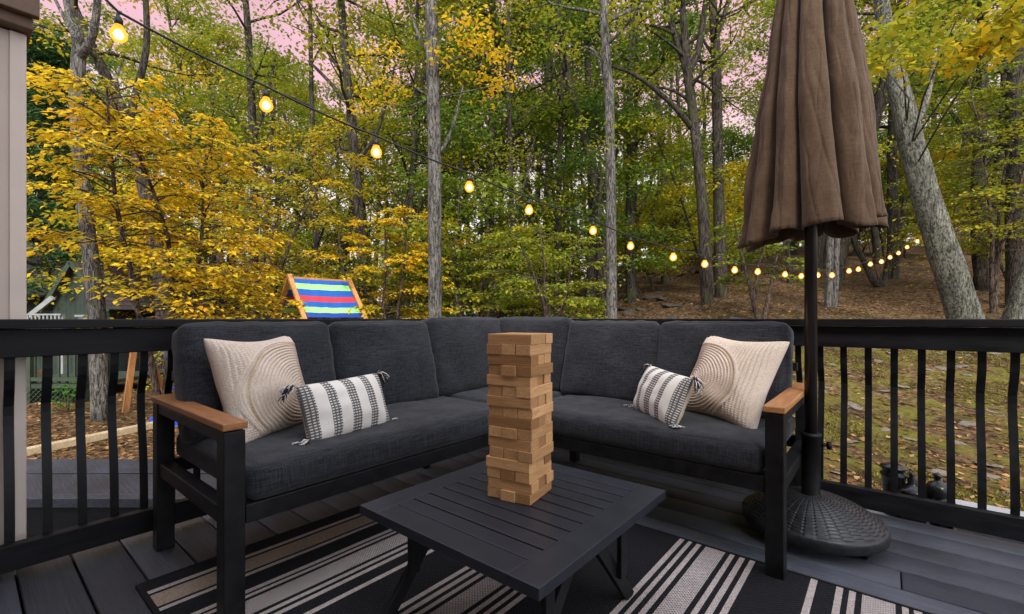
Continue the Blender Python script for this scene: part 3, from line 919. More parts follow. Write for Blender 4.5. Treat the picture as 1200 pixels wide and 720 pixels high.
def build_umbrella():
    cx, cy = -0.25, 2.297
    t = thing('patio_umbrella', 'closed brown patio umbrella on a dark pole in a round black wicker base', 'umbrella', (cx, cy, 0))
    # woven dome base: real ribs and weave relief
    na, nr = 360, 104
    V = []; Q = []
    for j in range(nr + 1):
        q = j / nr
        rr = 0.036 + (0.249 - 0.036) * q
        zz = 0.176 - 0.082 * q ** 1.9
        for i in range(na):
            a = 2 * PI * i / na
            spoke = abs(math.sin(a * 18))
            w = math.sin(q * 34 * PI + (PI if (math.floor(a * 18 / PI) % 2) else 0))
            dz = 0.0024 * w * min(1.0, spoke * 2.2) * min(1.0, 0.35 + q) - (0.0022 if spoke < 0.16 else 0)
            V.append((rr * math.cos(a), rr * math.sin(a), zz + dz))
    def ring(rr, zz):
        for i in range(na):
            a = 2 * PI * i / na; V.append((rr * math.cos(a), rr * math.sin(a), zz))
    for rr, zz in ((0.257, 0.090), (0.261, 0.080), (0.260, 0.048), (0.247, 0.038), (0.18, 0.038)): ring(rr, zz)
    tot = nr + 1 + 5
    for j in range(tot - 1):
        for i in range(na):
            i2 = (i + 1) % na
            Q.append((j * na + i, (j + 1) * na + i, (j + 1) * na + i2, j * na + i2))
    me = np_mesh('base', np.array(V), np.array(Q), [M['wicker']], smooth=True)
    link('base', me, t)
    for k in range(4):
        a = PI / 4 + k * PI / 2 + 0.3
        m = MB(); p = Vector((cx + 0.205 * math.cos(a), cy + 0.205 * math.sin(a), 0.016))
        m.tube([p + Vector((-0.012, 0, 0)), p + Vector((0.012, 0, 0))], 0.016, 14); m.box(p.x - 0.007, p.x + 0.007, p.y - 0.016, p.y + 0.016, 0.02, 0.040)
        m.build('caster', M['black_metal'], t)
    m = MB(); m.lathe((cx, cy, 0), [(0.050, 0.158), (0.052, 0.166), (0.037, 0.172), (0.0345, 0.18), (0.0345, 0.418), (0.038, 0.42), (0.038, 0.432), (0.027, 0.436)], 28)
    sock = m.build('sleeve', M['black_metal'], t)
    m = MB(); kp = Vector((cx + 0.034, cy + 0.012, 0.385))
    m.tube([kp, kp + Vector((0.03, 0.01, 0))], 0.006, 10); m.tube([kp + Vector((0.022, 0.008, 0)), kp + Vector((0.034, 0.012, 0))], 0.017, 12)
    m.build('knob', M['black_metal'], sock)
    m = MB(); m.tube([(cx, cy, 0.2), (cx, cy, 1.6), (cx, cy, 2.85)], 0.0235, 20); m.build('pole', M['pole_metal'], t)
    # folded canopy: eight loose pleats wrapped round the pole
    na, nz = 600, 80
    V = []; Q = []
    rr_ = random.Random(5)
    lobes = 12
    amp = [0.90, 1.0, 0.92, 1.0, 0.91, 0.98, 0.96, 0.92, 0.97, 1.0, 0.93, 0.98, 0.91]
    ph = [rr_.uniform(-0.10, 0.10) for _ in range(lobes)]
    hem = [rr_.uniform(-0.045, 0.03) for _ in range(lobes)]
    r_ax, u_ax = Vector((CT, ST, 0)), Vector((-ST, CT, 0))
    for j in range(nz + 1):
        q = j / nz                                   # 0 at the hem, 1 at the tip
        for i in range(na):
            a = 2 * PI * i / na
            s = a / (2 * PI) * lobes + 0.42 + 0.22 * math.sin(2 * a + 1) + 0.18 * q
            k = int(math.floor(s)) % lobes; fr = s - math.floor(s)
            fr = fr ** 1.25 + 0.10 * math.sin(2 * PI * fr)
            fr = min(1, max(0, fr))
            bump_ = max(0.0, math.sin(PI * fr)) ** 0.42
            k2 = (k + 1) % lobes
            A = amp[k]
            R = 0.278 - 0.062 * (q / 0.35) ** 0.8 if q < 0.35 else 0.216 - 0.160 * ((q - 0.35) / 0.65) ** 1.0
            inner = 0.54 + 0.10 * q
            rad = R * (inner + (A - inner) * bump_)
            n = noise.noise(Vector((math.cos(a) * 2.2, math.sin(a) * 2.2, q * 7)))
            n2 = noise.noise(Vector((math.cos(a) * 7, math.sin(a) * 7, q * 16)))
            n3 = noise.noise(Vector((a * 9, q * 3.0 + 0.6 * math.sin(a * 5), 2.2)))
            n4 = abs(noise.noise(Vector((math.cos(a) * 5 + q * 6, math.sin(a) * 5 - q * 3, q * 5))))
            n5 = abs(noise.noise(Vector((math.cos(a) * 4 - q * 7, math.sin(a) * 4 + q * 4, q * 6 + 5))))
            rad *= 1 - 0.020 * max(0, 0.10 - n4) / 0.10 - 0.018 * max(0, 0.08 - n5) / 0.08 + 0.05 * n + 0.016 * n2 + 0.030 * n3
            c_, s_ = math.cos(a), math.sin(a)
            z0 = 1.292 + hem[k] * 0.75 * bump_ + 0.030 * c_ - 0.012 * bump_
            z = z0 + (2.80 - z0) * q
            wob = 0.012 * math.sin(q * 5 + k) * (1 - q)
            p = r_ax * (rad * c_ + wob) + u_ax * (rad * s_) ; V.append((p.x, p.y, z))
    for j in range(nz):
        for i in range(na):
            i2 = (i + 1) % na
            Q.append((j * na + i, j * na + i2, (j + 1) * na + i2, (j + 1) * na + i))
    me = np_mesh('canopy', np.array(V), np.array(Q), [M['umbrella']], smooth=True)
    o = link('canopy', me, t)
    so = o.modifiers.new('thick', 'SOLIDIFY'); so.thickness = 0.004; so.offset = -1
    for k in range(8):
        a = 2 * PI * k / 8 + 0.2
        m = MB(); m.bar((cx + 0.10 * math.cos(a), cy + 0.10 * math.sin(a), 1.34), (cx + 0.03 * math.cos(a), cy + 0.03 * math.sin(a), 2.7), 0.010, 0.014, (math.cos(a), math.sin(a), 0))
        m.build('rib', M['black_metal'], t)
    m = MB(); m.lathe((cx, cy, 0), [(0.03, 2.79), (0.03, 2.83), (0.012, 2.86), (0.018, 2.89), (0.004, 2.93)], 16); m.build('finial', M['black_metal'], t)
build_umbrella()

# ================================================================== THINGS JUST OUTSIDE THE RIGHT RAILING
M['lantern_black'] = plain('lantern_black', (0.014, 0.014, 0.016), 0.28, 0.6, 0.2, 30, 0.3, 0.03)
M['white_plastic'] = plain('white_plastic', (0.46, 0.47, 0.49), 0.4, 0.4, 0, 8, 0.08, 0.05)
M['tarp'] = plain('grey_tarp', (0.18, 0.20, 0.22), 0.35, 0.5, 0, 5, 0.5, 0.4)
def build_outside():
    m = MB()
    zt = -0.055
    m.box(-0.45, 0.20, RY + 0.115, RY + 0.50, -0.9, zt - 0.03); m.box(-0.47, 0.22, RY + 0.112, RY + 0.52, zt - 0.0295, zt)
    o = m.build('storage_bench', M['tarp'], None, 0.006, loc=(0.0, RY + 0.3, -0.8))
    tag(o, 'low grey box carrying the black lanterns against the outside of the right railing', 'storage box')
    m = MB(); zt2 = 0.004
    m.box(0.26, 1.9, RY + 0.115, RY + 0.50, -0.9, zt2 - 0.03); m.box(0.24, 1.92, RY + 0.112, RY + 0.52, zt2 - 0.0295, zt2)
    o = m.build('storage_bench', M['white_plastic'], None, 0.006, loc=(1.0, RY + 0.3, -0.8))
    tag(o, 'low white box standing outside the right railing at the edge of the picture', 'storage box')
    def lan(label, px, py_top, py_bot, Y, prof, name='garden_lantern'):
        u = (px - 600) / F; d = Y / (u * ST + CT); p = rd(u * d, d)
        prof = [(a * 0.80, b * 0.92) for a, b in prof]
        m = MB(); m.lathe((p.x, p.y, zt), prof, 28)
        o = m.build(name, M['lantern_black'], None, loc=(p.x, p.y, zt)); tag(o, label, 'lantern', 'black lanterns outside the railing')
        return o
    lan('black tapered lantern with a wide flat rim outside the railing, nearest the umbrella base', 1047, 0, 0, RY + 0.26,
        [(0.045, 0), (0.047, 0.01), (0.054, 0.15), (0.060, 0.205), (0.066, 0.21), (0.068, 0.222), (0.055, 0.232), (0.058, 0.245), (0.070, 0.252), (0.068, 0.262), (0.03, 0.275)])
    lan('black low lantern cap with a small knob, between the tapered and the round lantern', 1069, 0, 0, RY + 0.24,
        [(0.066, 0), (0.068, 0.12), (0.078, 0.135), (0.079, 0.15), (0.070, 0.165), (0.035, 0.178), (0.022, 0.19), (0.024, 0.215), (0.012, 0.225), (0.016, 0.238), (0.004, 0.25)])
    lan('black round lantern with a knob on its globe outside the railing, farthest from the umbrella', 1099, 0, 0, RY + 0.24,
        [(0.035, 0), (0.04, 0.06), (0.030, 0.10), (0.028, 0.115), (0.050, 0.135), (0.060, 0.165), (0.056, 0.195), (0.040, 0.215), (0.018, 0.225), (0.013, 0.235), (0.020, 0.245), (0.019, 0.258), (0.006, 0.268)])
    lan('small black ball lantern tucked behind a baluster beside the round knobbed lantern', 1109, 0, 0, RY + 0.20,
        [(0.03, 0), (0.032, 0.05), (0.022, 0.075), (0.040, 0.095), (0.046, 0.12), (0.038, 0.145), (0.012, 0.158)])
build_outside()
# ================================================================== STRING LIGHTS
def emis(name, col, strength):
    m = bpy.data.materials.new(name); m.use_nodes = True; nt = m.node_tree; nt.nodes.clear()
    e = nt.nodes.new('ShaderNodeEmission'); e.inputs[0].default_value = (*col, 1); e.inputs[1].default_value = strength
    o = nt.nodes.new('ShaderNodeOutputMaterial'); nt.links.new(e.outputs[0], o.inputs[0]); return m
def glow_glass(name, col, strength, clear):
    m = bpy.data.materials.new(name); m.use_nodes = True; nt = m.node_tree; nt.nodes.clear()
    e = nt.nodes.new('ShaderNodeEmission'); e.inputs[0].default_value = (*col, 1); e.inputs[1].default_value = strength
    tr = nt.nodes.new('ShaderNodeBsdfTransparent'); mx = nt.nodes.new('ShaderNodeMixShader'); mx.inputs[0].default_value = clear
    o = nt.nodes.new('ShaderNodeOutputMaterial')
    nt.links.new(e.outputs[0], mx.inputs[1]); nt.links.new(tr.outputs[0], mx.inputs[2]); nt.links.new(mx.outputs[0], o.inputs[0]); return m
M['filament'] = emis('glowing_filament', (1.0, 0.70, 0.26), 11.0)
M['amber_glass'] = glow_glass('amber_bulb_glass', (1.0, 0.33, 0.025), 1.15, 0.32)
M['cable'] = plain('black_cable', (0.012, 0.012, 0.012), 0.5, 0.4, 0, 50, 0.2, 0)

BULBS = [(139, 41), (312, 124), (441, 179), (550, 220), (620, 247), (695, 271), (739, 289), (789, 302), (826, 310), (861, 317), (888, 319),
         (920, 322), (939, 324), (958, 323), (975, 323), (995, 318), (1006, 316), (1020, 310), (1033, 307), (1043, 302), (1053, 297), (1063, 290), (1075, 283), (1081, 277)]
DROP = [(1083, 283), (1087, 291), (1088.5, 297), (1090, 302), (1094, 305)]
def string_depth(px):
    return F * -4.86 / ((px - 600) - F * 1.25)
def build_strings():
    t = thing('string_lights', 'long black cable of glowing amber bulbs sagging from the house to the woods', 'string lights', rd(-1.2, 4.0, 2.0))
    pts = []
    for (px, py) in BULBS:
        d = string_depth(px); p = at(px, py, d); pts.append((p, d))
    rad = lambda d: 0.037 if d < 5 else (0.042 if d < 8 else 0.048)
    cab = []
    first = pts[0][0] + (pts[0][0] - pts[1][0]) * 1.0 + Vector((0, 0, 0.45))
    lift = lambda d: Vector((0, 0, 0.115))
    cab.append(first + lift(0))
    for (a, d) in pts: cab.append(a + lift(d))
    fine = []
    for i in range(len(cab) - 1):
        for k in range(5):
            f = k / 5; p = cab[i].lerp(cab[i + 1], f); p.z -= 0.05 * f * (1 - f); fine.append(p)
    fine.append(cab[-1])
    m = MB(); m.tube(fine, 0.0065, 6); m.build('cable', M['cable'], t)
    def bulb(p, d, t):
        r = rad(d)
        m = MB(); m.lathe((p.x, p.y, p.z), [(0.004, -r * 1.02), (r * 0.55, -r * 0.85), (r * 0.92, -r * 0.4), (r, 0), (r * 0.9, r * 0.45), (r * 0.6, r * 0.95), (0.016, r * 1.35), (0.014, r * 1.5)], 16)
        b = m.build('bulb', M['amber_glass'], t)
        m = MB(); m.lathe((p.x, p.y, p.z), [(0.003, -r * 0.6), (r * 0.42, -r * 0.4), (r * 0.58, 0), (r * 0.42, r * 0.4), (0.004, r * 0.7)], 12)
        m.build('filament', M['filament'], b)
        m = MB(); m.lathe((p.x, p.y, p.z), [(0.0175, r * 1.3), (0.0185, r * 1.9), (0.014, r * 2.35), (0.005, r * 2.6), (0.004, 0.117)], 12)
        m.build('socket', M['cable'], b)
    for (p, d) in pts: bulb(p, d, t)
    t2 = thing('string_lights', 'short drop of glowing amber bulbs hanging beside the leaning lichen covered tree', 'string lights', rd(12.5, 14.0, 3.0))
    ps = [at(px, py, 13.8 - 0.25 * i) for i, (px, py) in enumerate(DROP)]
    m = MB(); m.tube([pts[-1][0] + Vector((0, 0, 0.115))] + [p + Vector((0, 0, 0.115)) for p in ps], 0.005, 6); m.build('cable', M['cable'], t2)
    for p in ps: bulb(p, 13.5, t2)
    # lone far lamp
    p = at(1171, 286, 19)
    t3 = thing('garden_lamp', 'single small amber lamp glowing far off among the trees at the right edge', 'lamp', (p.x, p.y, ground_xy(p.x, p.y)))
    m = MB(); m.tube([(p.x, p.y, ground_xy(p.x, p.y) - 0.1), (p.x, p.y, p.z - 0.05)], 0.02, 8); m.build('post', M['cable'], t3)
    bulb(p, 19, t3)
build_strings()

# ================================================================== PLAYHOUSE, CABIN, SMALL YARD THINGS
def cloth_mat():
    m, nt, b = newmat('striped_awning')
    a = nt.nodes.new('ShaderNodeAttribute'); a.attribute_name = 'hue'
    B, G, R = (0.008, 0.095, 0.40), (0.32, 0.74, 0.24), (0.52, 0.035, 0.060)
    r = ramp(nt, [(0, B), (0.13, G), (0.28, B), (0.45, R), (0.585, B), (0.735, G), (0.87, (0.010, 0.05, 0.30))], 'CONSTANT')
    nt.links.new(a.outputs['Fac'], r.inputs[0]); nt.links.new(r.outputs[0], b.inputs['Base Color'])
    b.inputs['Roughness'].default_value = 0.38; b.inputs['Specular IOR Level'].default_value = 0.5
    return m
M['awning'] = cloth_mat()
M['blue'] = plain('blue_plastic', (0.012, 0.050, 0.42), 0.4, 0.5, 0, 8, 0.1, 0.03)
M['blue_rope'] = plain('blue_rope', (0.03, 0.10, 0.30), 0.8, 0.2, 0, 60, 0.5, 0.2)
M['weed'] = leaf_mat('weed_leaf', [(0, (0.03, 0.14, 0.01)), (1, (0.14, 0.34, 0.03))], 0.3)
M['weed_stem'] = plain('weed_stem', (0.06, 0.12, 0.02), 0.7)
def build_playhouse():
    al = math.radians(48); e = (math.cos(al), math.sin(al)); dn = (math.sin(al), -math.cos(al))
    r0, d0 = -4.40, 9.0; L = 1.266; W = 0.68
    def P(s, q, z): return rd(r0 + e[0] * s + dn[0] * q, d0 + e[1] * s + dn[1] * q, z)
    zr, ze = 1.76, 0.90
    g = ground_rd(r0, d0)
    t = thing('playhouse', 'wooden playhouse with a blue, green and red striped fabric roof and swing beam', 'playhouse', rd(r0 + 0.4, d0 + 0.3, g))
    # fabric, both slopes, thin sheet with wrinkles
    V = []; Q = []; H = []
    for side in (1, -1):
        nu, nv = 40, 42; b = len(V)
        for j in range(nv + 1):
            for i in range(nu + 1):
                q = j / nv; s = 0.06 + (L - 0.12) * i / nu
                p = P(s, side * W * q, zr - 0.03 + (ze + 0.06 - zr) * q)
                ww = 0.010 * noise.noise(Vector((s * 5 + q * 3, q * 1.4, side))) + 0.006 * noise.noise(Vector((s * 16 + q * 8, q * 2, 4)))
                sag = -0.02 * math.sin(PI * i / nu) * math.sin(PI * min(1, q * 1.0))
                V.append((p.x, p.y, p.z + ww + sag))
        for j in range(nv):
            for i in range(nu):
                a = b + j * (nu + 1) + i; Q.append((a, a + 1, a + nu + 2, a + nu + 1)); H.append((j + 0.5) / nv)
    o_ = ORG[t.name]
    me = np_mesh('fabric_roof', np.array(V) - np.array(o_), np.array(Q), [M['awning']], hue=H, smooth=True)
    fo = link('fabric_roof', me, t); s_ = fo.modifiers.new('thick', 'SOLIDIFY'); s_.thickness = 0.004
    for s in (0.0, L):
        for side in (1, -1):
            m = MB(); m.bar(P(s, -side * 0.02, zr + 0.02), P(s, side * (W + 0.03), ze - 0.03), 0.05, 0.085, rd(e[0], e[1], 0)); m.build('rafter', M['play_wood'], t, 0.004)
        m = MB(); m.bar(P(s, -W - 0.02, ze - 0.03), P(s, W + 0.02, ze - 0.03), 0.05, 0.075); m.build('tie_beam', M['play_wood'], t, 0.004)
        for side in (1, -1):
            m = MB(); m.bar(P(s, side * W * 0.95, g - 0.1), P(s, side * W * 0.95, ze - 0.07), 0.085, 0.085, (0, 1, 0)); m.build('post', M['play_wood'], t, 0.004)
    m = MB(); m.bar(P(0, 0, zr - 0.05), P(L, 0, zr - 0.05), 0.045, 0.075); m.build('ridge_beam', M['play_wood'], t, 0.003)
    m = MB()
    for k in range(8): m.bar(P(0.02 + k * L / 8 + 0.06, -W, 0.12), P(0.02 + k * L / 8 + 0.06, W, 0.12), 0.12, 0.025)
    m.build('platform', M['play_wood'], t)
    # swing beam to the left, with its slanted A frame legs
    top = at(160, 388, 7.9); b0 = P(0.0, W * 0.9, top.z)
    m = MB(); m.bar(b0, top, 0.085, 0.12); m.build('swing_beam', M['play_wood'], t, 0.004)
    f1 = at(146.5, 489, 7.9); f1.z = ground_xy(f1.x, f1.y) - 0.05
    m = MB(); m.bar(f1, top + Vector((0, 0, 0.04)), 0.085, 0.085, (0, 1, 0.2)); m.build('swing_leg', M['play_wood'], t, 0.004)
    f2 = rd(*(lambda q: (q[0] - 0.25, q[1] + 1.1))(to_rd(top.x, top.y))); f2.z = ground_xy(f2.x, f2.y) - 0.05
    m = MB(); m.bar(f2, top + Vector((0, 0, 0.04)), 0.085, 0.085, (0, 1, 0.2)); m.build('swing_leg', M['play_wood'], t, 0.004)
    a = top.lerp(b0, 0.16); c = top.lerp(b0, 0.34)
    m = MB()
    for p in (a, c): m.tube([p - Vector((0, 0, .05)), Vector((p.x, p.y, -0.30))], 0.020, 8)
    m.build('swing_rope', M['blue_rope'], t)
    m = MB(); m.bar(Vector((a.x, a.y, -0.31)), Vector((c.x, c.y, -0.31)), 0.17, 0.03); m.build('swing_seat', M['blue'], t, 0.005)
    # blue sandbox board and pale landscaping timber on the ground
    p0, p1 = at(176, 500, 7.0), at(250, 492, 7.2)
    m = MB(); m.bar(Vector((p0.x, p0.y, ground_xy(p0.x, p0.y) + 0.07)), Vector((p1.x, p1.y, ground_xy(p1.x, p1.y) + 0.07)), 0.05, 0.17)
    o = m.build('sandbox_board', M['blue'], None, 0.006, loc=p0); tag(o, 'bright blue border board on the brown leaves beyond the left railing', 'border board')
    p0, p1 = at(-40, 541, 5.05), at(185, 502, 7.0)
    z0, z1 = ground_xy(p0.x, p0.y) + 0.02, ground_xy(p1.x, p1.y) + 0.05
    m = MB(); m.bar((p0.x, p0.y, z0), (p1.x, p1.y, z1), 0.11, 0.10)
    o = m.build('landscape_timber', M['timber'], None, 0.012, loc=p0); tag(o, 'pale landscape timber lying on brown leaves beyond the left railing', 'timber')
    # small bright green weed in front of the lattice
    p = at(80, 480, 7.9); g = ground_xy(p.x, p.y)
    t = thing('weed_plant', 'small bright green leafy weed growing in front of the lattice of the green porch', 'plant', (p.x, p.y, g))
    r = random.Random(4); V = []; Q = []; H = []
    for k in range(90):
        z = r.uniform(0.03, 0.48); a = r.uniform(0, 2 * PI); rr = 0.06 + 0.20 * (1 - z / 0.6) * r.random()
        c = Vector((rr * math.cos(a), rr * math.sin(a), z)); dd = Vector((math.cos(a), math.sin(a), r.uniform(-0.5, 0.3))).normalized()
        s = dd.cross(Vector((0, 0, 1))).normalized(); Lf = r.uniform(0.07, 0.13); b = len(V)
        V += [c, c + dd * Lf * .45 + s * Lf * .28, c + dd * Lf, c + dd * Lf * .45 - s * Lf * .28]; Q.append((b, b + 1, b + 2, b + 3)); H.append(r.uniform(0.24, 0.40))
    link('leaves', np_mesh('leaves', np.array(V), np.array(Q), [M['weed']], hue=H), t)
    m = MB()
    for k in range(4):
        a = k * 1.6; m.tube([(p.x, p.y, g), (p.x + .05 * math.cos(a), p.y + .05 * math.sin(a), g + .25), (p.x + .1 * math.cos(a), p.y + .1 * math.sin(a), g + .45)], [.006, .005, .003], 5)
    m.build('stem', M['weed_stem'], t)
build_playhouse()

def shingle_mat():
    m, nt, b = newmat('old_shingles')
    v = coords(nt, (1, 1, 1))
    br = nt.nodes.new('ShaderNodeTexBrick'); br.inputs['Scale'].default_value = 1.0
    br.inputs['Brick Width'].default_value = 0.30; br.inputs['Row Height'].default_value = 0.14; br.inputs['Mortar Size'].default_value = 0.012
    br.inputs['Color1'].default_value = (0.060, 0.046, 0.050, 1); br.inputs['Color2'].default_value = (0.105, 0.080, 0.085, 1); br.inputs['Mortar'].default_value = (0.02, 0.016, 0.016, 1)
    uv = nt.nodes.new('ShaderNodeMapping'); t = nt.nodes.new('ShaderNodeTexCoord'); nt.links.new(t.outputs['UV'], br.inputs['Vector'])
    n = noise_n(nt, v, 1.1, 6, 0.6); mr = ramp(nt, [(0.50, 0), (0.62, 0.8)]); nt.links.new(n, mr.inputs[0])
    nt.links.new(mixc(nt, mr.outputs[0], br.outputs['Color'], (0.045, 0.060, 0.022)), b.inputs['Base Color'])
    b.inputs['Roughness'].default_value = 0.9
    return m
M['shingle'] = shingle_mat()
def board_mat(name, c, pitch):
    m, nt, b = newmat(name)
    v = coords(nt, (1, 1, 1)); a = nt.nodes.new('ShaderNodeAttribute'); a.attribute_name = 'UVMap'
    t = nt.nodes.new('ShaderNodeTexCoord'); s = nt.nodes.new('ShaderNodeSeparateXYZ'); nt.links.new(t.outputs['UV'], s.inputs[0])
    fr = math_n(nt, 'FRACT', math_n(nt, 'MULTIPLY', s.outputs[0], 1 / pitch))
    g = ramp(nt, [(0.0, 0.25), (0.07, 1.0), (0.93, 1.0), (1.0, 0.25)]); nt.links.new(fr, g.inputs[0])
    n = noise_n(nt, coords(nt, (6, 6, 1)), 4, 5); r = ramp(nt, [(0.3, tuple(x * .75 for x in c)), (0.7, tuple(x * 1.2 for x in c))]); nt.links.new(n, r.inputs[0])
    nt.links.new(mixc(nt, 1.0, r.outputs[0], g.outputs[0], 'MULTIPLY'), b.inputs['Base Color']); b.inputs['Roughness'].default_value = 0.8
    return m
M['green_board'] = board_mat('green_board_wall', (0.026, 0.038, 0.026), 0.12)
M['green_paint'] = plain('green_porch_paint', (0.042, 0.055, 0.036), 0.7, 0.2, 0, 8, 0.25, 0.1)
M['white_paint'] = plain('weathered_white_paint', (0.26, 0.26, 0.25), 0.6, 0.3, 0, 8, 0.15, 0.1)
M['dark_void'] = plain('dark_void', (0.012, 0.012, 0.011), 0.9)
M['tan_wall'] = plain('tan_house_wall', (0.42, 0.33, 0.25), 0.7, 0.2, 0, 2, 0.08, 0)
M['pale_wall'] = plain('pale_house_wall', (0.55, 0.50, 0.48), 0.7, 0.2, 0, 2, 0.08, 0)
M['glass'] = plain('dark_window_glass', (0.03, 0.035, 0.04), 0.08, 0.8, 0, 2, 0.1, 0)

def uvquad(name, quads, mat, parent):
    """quads: four world points each, with UVs in metres along the first and second edge"""
    me = bpy.data.meshes.new(name); V = []; Fq = []; UV = []
    o = ORG[parent.name]
    for q in quads:
        b = len(V); q = [Vector(p) for p in q]
        V += [p - o for p in q]; Fq.append(tuple(range(b, b + len(q))))
        ex = (q[1] - q[0]).normalized(); ez = (q[-1] - q[0]); ez = (ez - ex * ez.dot(ex)).normalized()
        UV += [((p - q[0]).dot(ex), (p - q[0]).dot(ez)) for p in q]
    me.from_pydata([tuple(p) for p in V], [], Fq)
    uv = me.uv_layers.new(name='UVMap')
    for i, x in enumerate(UV): uv.data[i].uv = x
    me.materials.append(mat); me.update()
    ob = link(name, me, parent)
    s = ob.modifiers.new('thick', 'SOLIDIFY'); s.thickness = 0.05; s.offset = -1
    return ob

def build_cabin():
    # weathered cabin beyond the left railing
    g = ground_rd(-12, 12.6)
    t = thing('cabin', 'weathered green cabin with a mossy shingle roof behind the forked grey trunk', 'cabin', rd(-12.5, 14, g))
    A = lambda px, y, d: at(px, y, d)
    # main roof slope facing the deck
    uvquad('roof', [[A(-60, 352, 12.2), A(72, 345, 12.8), A(112, 262, 17.5), A(-60, 258, 17.0)]], M['shingle'], t)
    uvquad('wall', [[rd(-17, 13.2, g), rd(-10.6, 13.6, g), rd(-10.6, 13.6, 1.5), rd(-17, 13.2, 1.5)],
                    [rd(-10.6, 13.6, g), rd(-11.0, 19.5, g), rd(-11.0, 19.5, 2.4), rd(-10.6, 13.6, 1.6)]], M['green_board'], t)
    # gabled porch wing in front, board walls
    d = 12.0
    r0, r1 = (62 - 600) / F * d, (128 - 600) / F * d; rm = (r0 + r1) / 2 - 0.1
    zE, zR = 1.24, 2.34
    w = uvquad('gable_wall', [[rd(r0, d, g), rd(r1, d, g), rd(r1, d, zE), rd(rm, d, zR), rd(r0, d, zE)]], M['green_board'], t)
    m = MB(); a = (r1 - r0) * 0.42
    m.bar(rd(r0 + 0.62, d - 0.03, 0.98), rd(r1 - 0.10, d - 0.03, 0.98), 0.05, 0.05); m.bar(rd(r0 + 0.62, d - 0.03, 0.55), rd(r1 - 0.10, d - 0.03, 0.55), 0.05, 0.05)
    m.build('window_frame', M['white_paint'], t)
    m = MB(); rbox(m, r0 + 0.65, r1 - 0.13, d - 0.03, d - 0.005, 0.57, 0.96); m.build('window', M['glass'], t)
    uvquad('porch_roof', [[rd(r0 - 0.12, d - 0.18, zE - 0.12), rd(r0 - 0.12, d + 3.4, zE - 0.12), rd(rm, d + 3.4, zR + 0.03), rd(rm, d - 0.18, zR + 0.03)],
                          [rd(r1 + 0.12, d + 3.4, zE - 0.12), rd(r1 + 0.12, d - 0.18, zE - 0.12), rd(rm, d - 0.18, zR + 0.03), rd(rm, d + 3.4, zR + 0.03)]], M['shingle'], t)
    m = MB(); m.bar(rd(r0 - 0.14, d - 0.20, zE - 0.15), rd(rm, d - 0.20, zR + 0.03), 0.03, 0.11); m.bar(rd(r1 + 0.14, d - 0.20, zE - 0.15), rd(rm, d - 0.20, zR + 0.03), 0.03, 0.11)
    m.build('barge_board', M['green_paint'], t)
    m = MB(); m.bar(A(34, 371, 11), A(62, 349, 11), 0.06, 0.11); m.build('stair_rail', M['white_paint'], t)
    # front porch of the cabin: deck, green railing, lattice skirt
    d = 8.8; gr = ground_rd(-8.6, d)
    t2 = thing('cabin_porch', 'green painted porch railing over a dark lattice skirt seen through the left railing', 'porch', rd(-8.6, d, gr))
    ra, rb_ = (-30 - 600) / F * d, (100 - 600) / F * d
    z1 = -0.42
    m = MB(); rbox(m, ra, rb_, d, d + 2.2, z1 - 0.02, z1 + 0.06); m.build('floor', M['green_paint'], t2)
    m = MB(); rbox(m, ra, rb_, d + 0.25, d + 0.30, gr - 0.2, z1 - 0.02); m.build('void_board', M['dark_void'], t2)  # near-black sheet painted for the shade under the porch floor
    m = MB(); s = 0.095; hgt = z1 - 0.03 - gr
    k = ra - hgt
    while k < rb_:
        for sg in (1, -1):
            xs = k if sg > 0 else k + hgt
            lo, hi = 0.0, 1.0
            x_a, x_b = xs, xs + sg * hgt
            if min(x_a, x_b) >= ra and max(x_a, x_b) <= rb_:
                m.bar(rd(x_a, d - 0.012 * sg, gr), rd(x_b, d - 0.012 * sg, gr + hgt), 0.010, 0.036, (0, 0, 1) if False else rd(0, 1, 0))
        k += s
    m.build('lattice_skirt', M['green_paint'], t2)
    m = MB()
    for zz in (z1 + 0.12, 0.52): rbox(m, ra, rb_, d - 0.01, d + 0.05, zz, zz + 0.07)
    m.build('rail', M['green_paint'], t2)
    x = ra
    while x < rb_ - 0.1:
        m = MB(); rbox(m, x, x + 0.035, d + 0.055, d + 0.085, z1 + 0.06, 0.56); m.build('baluster', M['green_paint'], t2); x += 0.155
    for x in (rb_ - 0.10, rb_ - 1.15, ra + 0.05):
        m = MB(); rbox(m, x, x + 0.10, d - 0.02, d + 0.10, gr - 0.1, 0.66); m.build('post', M['green_paint'], t2)
    # white lattice rail further up (a strip above the cap board)
    t3 = thing('lattice_fence', 'low pale lattice rail in front of the cabin just above the left railing cap', 'fence', rd(-10.2, 10.4, ground_rd(-10.2, 10.4)))
    d = 10.4; ra, rb_ = (-20 - 600) / F * d, (71 - 600) / F * d
    g3 = ground_rd(-10.2, d)
    m = MB(); rbox(m, ra, rb_, d, d + 0.05, 0.985, 1.02); m.build('top_rail', M['white_paint'], t3)
    m = MB(); x = ra
    while x < rb_:
        rbox(m, x, x + 0.03, d + 0.01, d + 0.03, 0.60, 0.984); x += 0.09
    m.build('slat_panel', M['white_paint'], t3)
    for x in (rb_ - 0.05, rb_ - 1.6):
        m = MB(); rbox(m, x, x + 0.05, d + 0.052, d + 0.10, g3 - 0.1, 1.0); m.build('post', M['white_paint'], t3)
build_cabin()

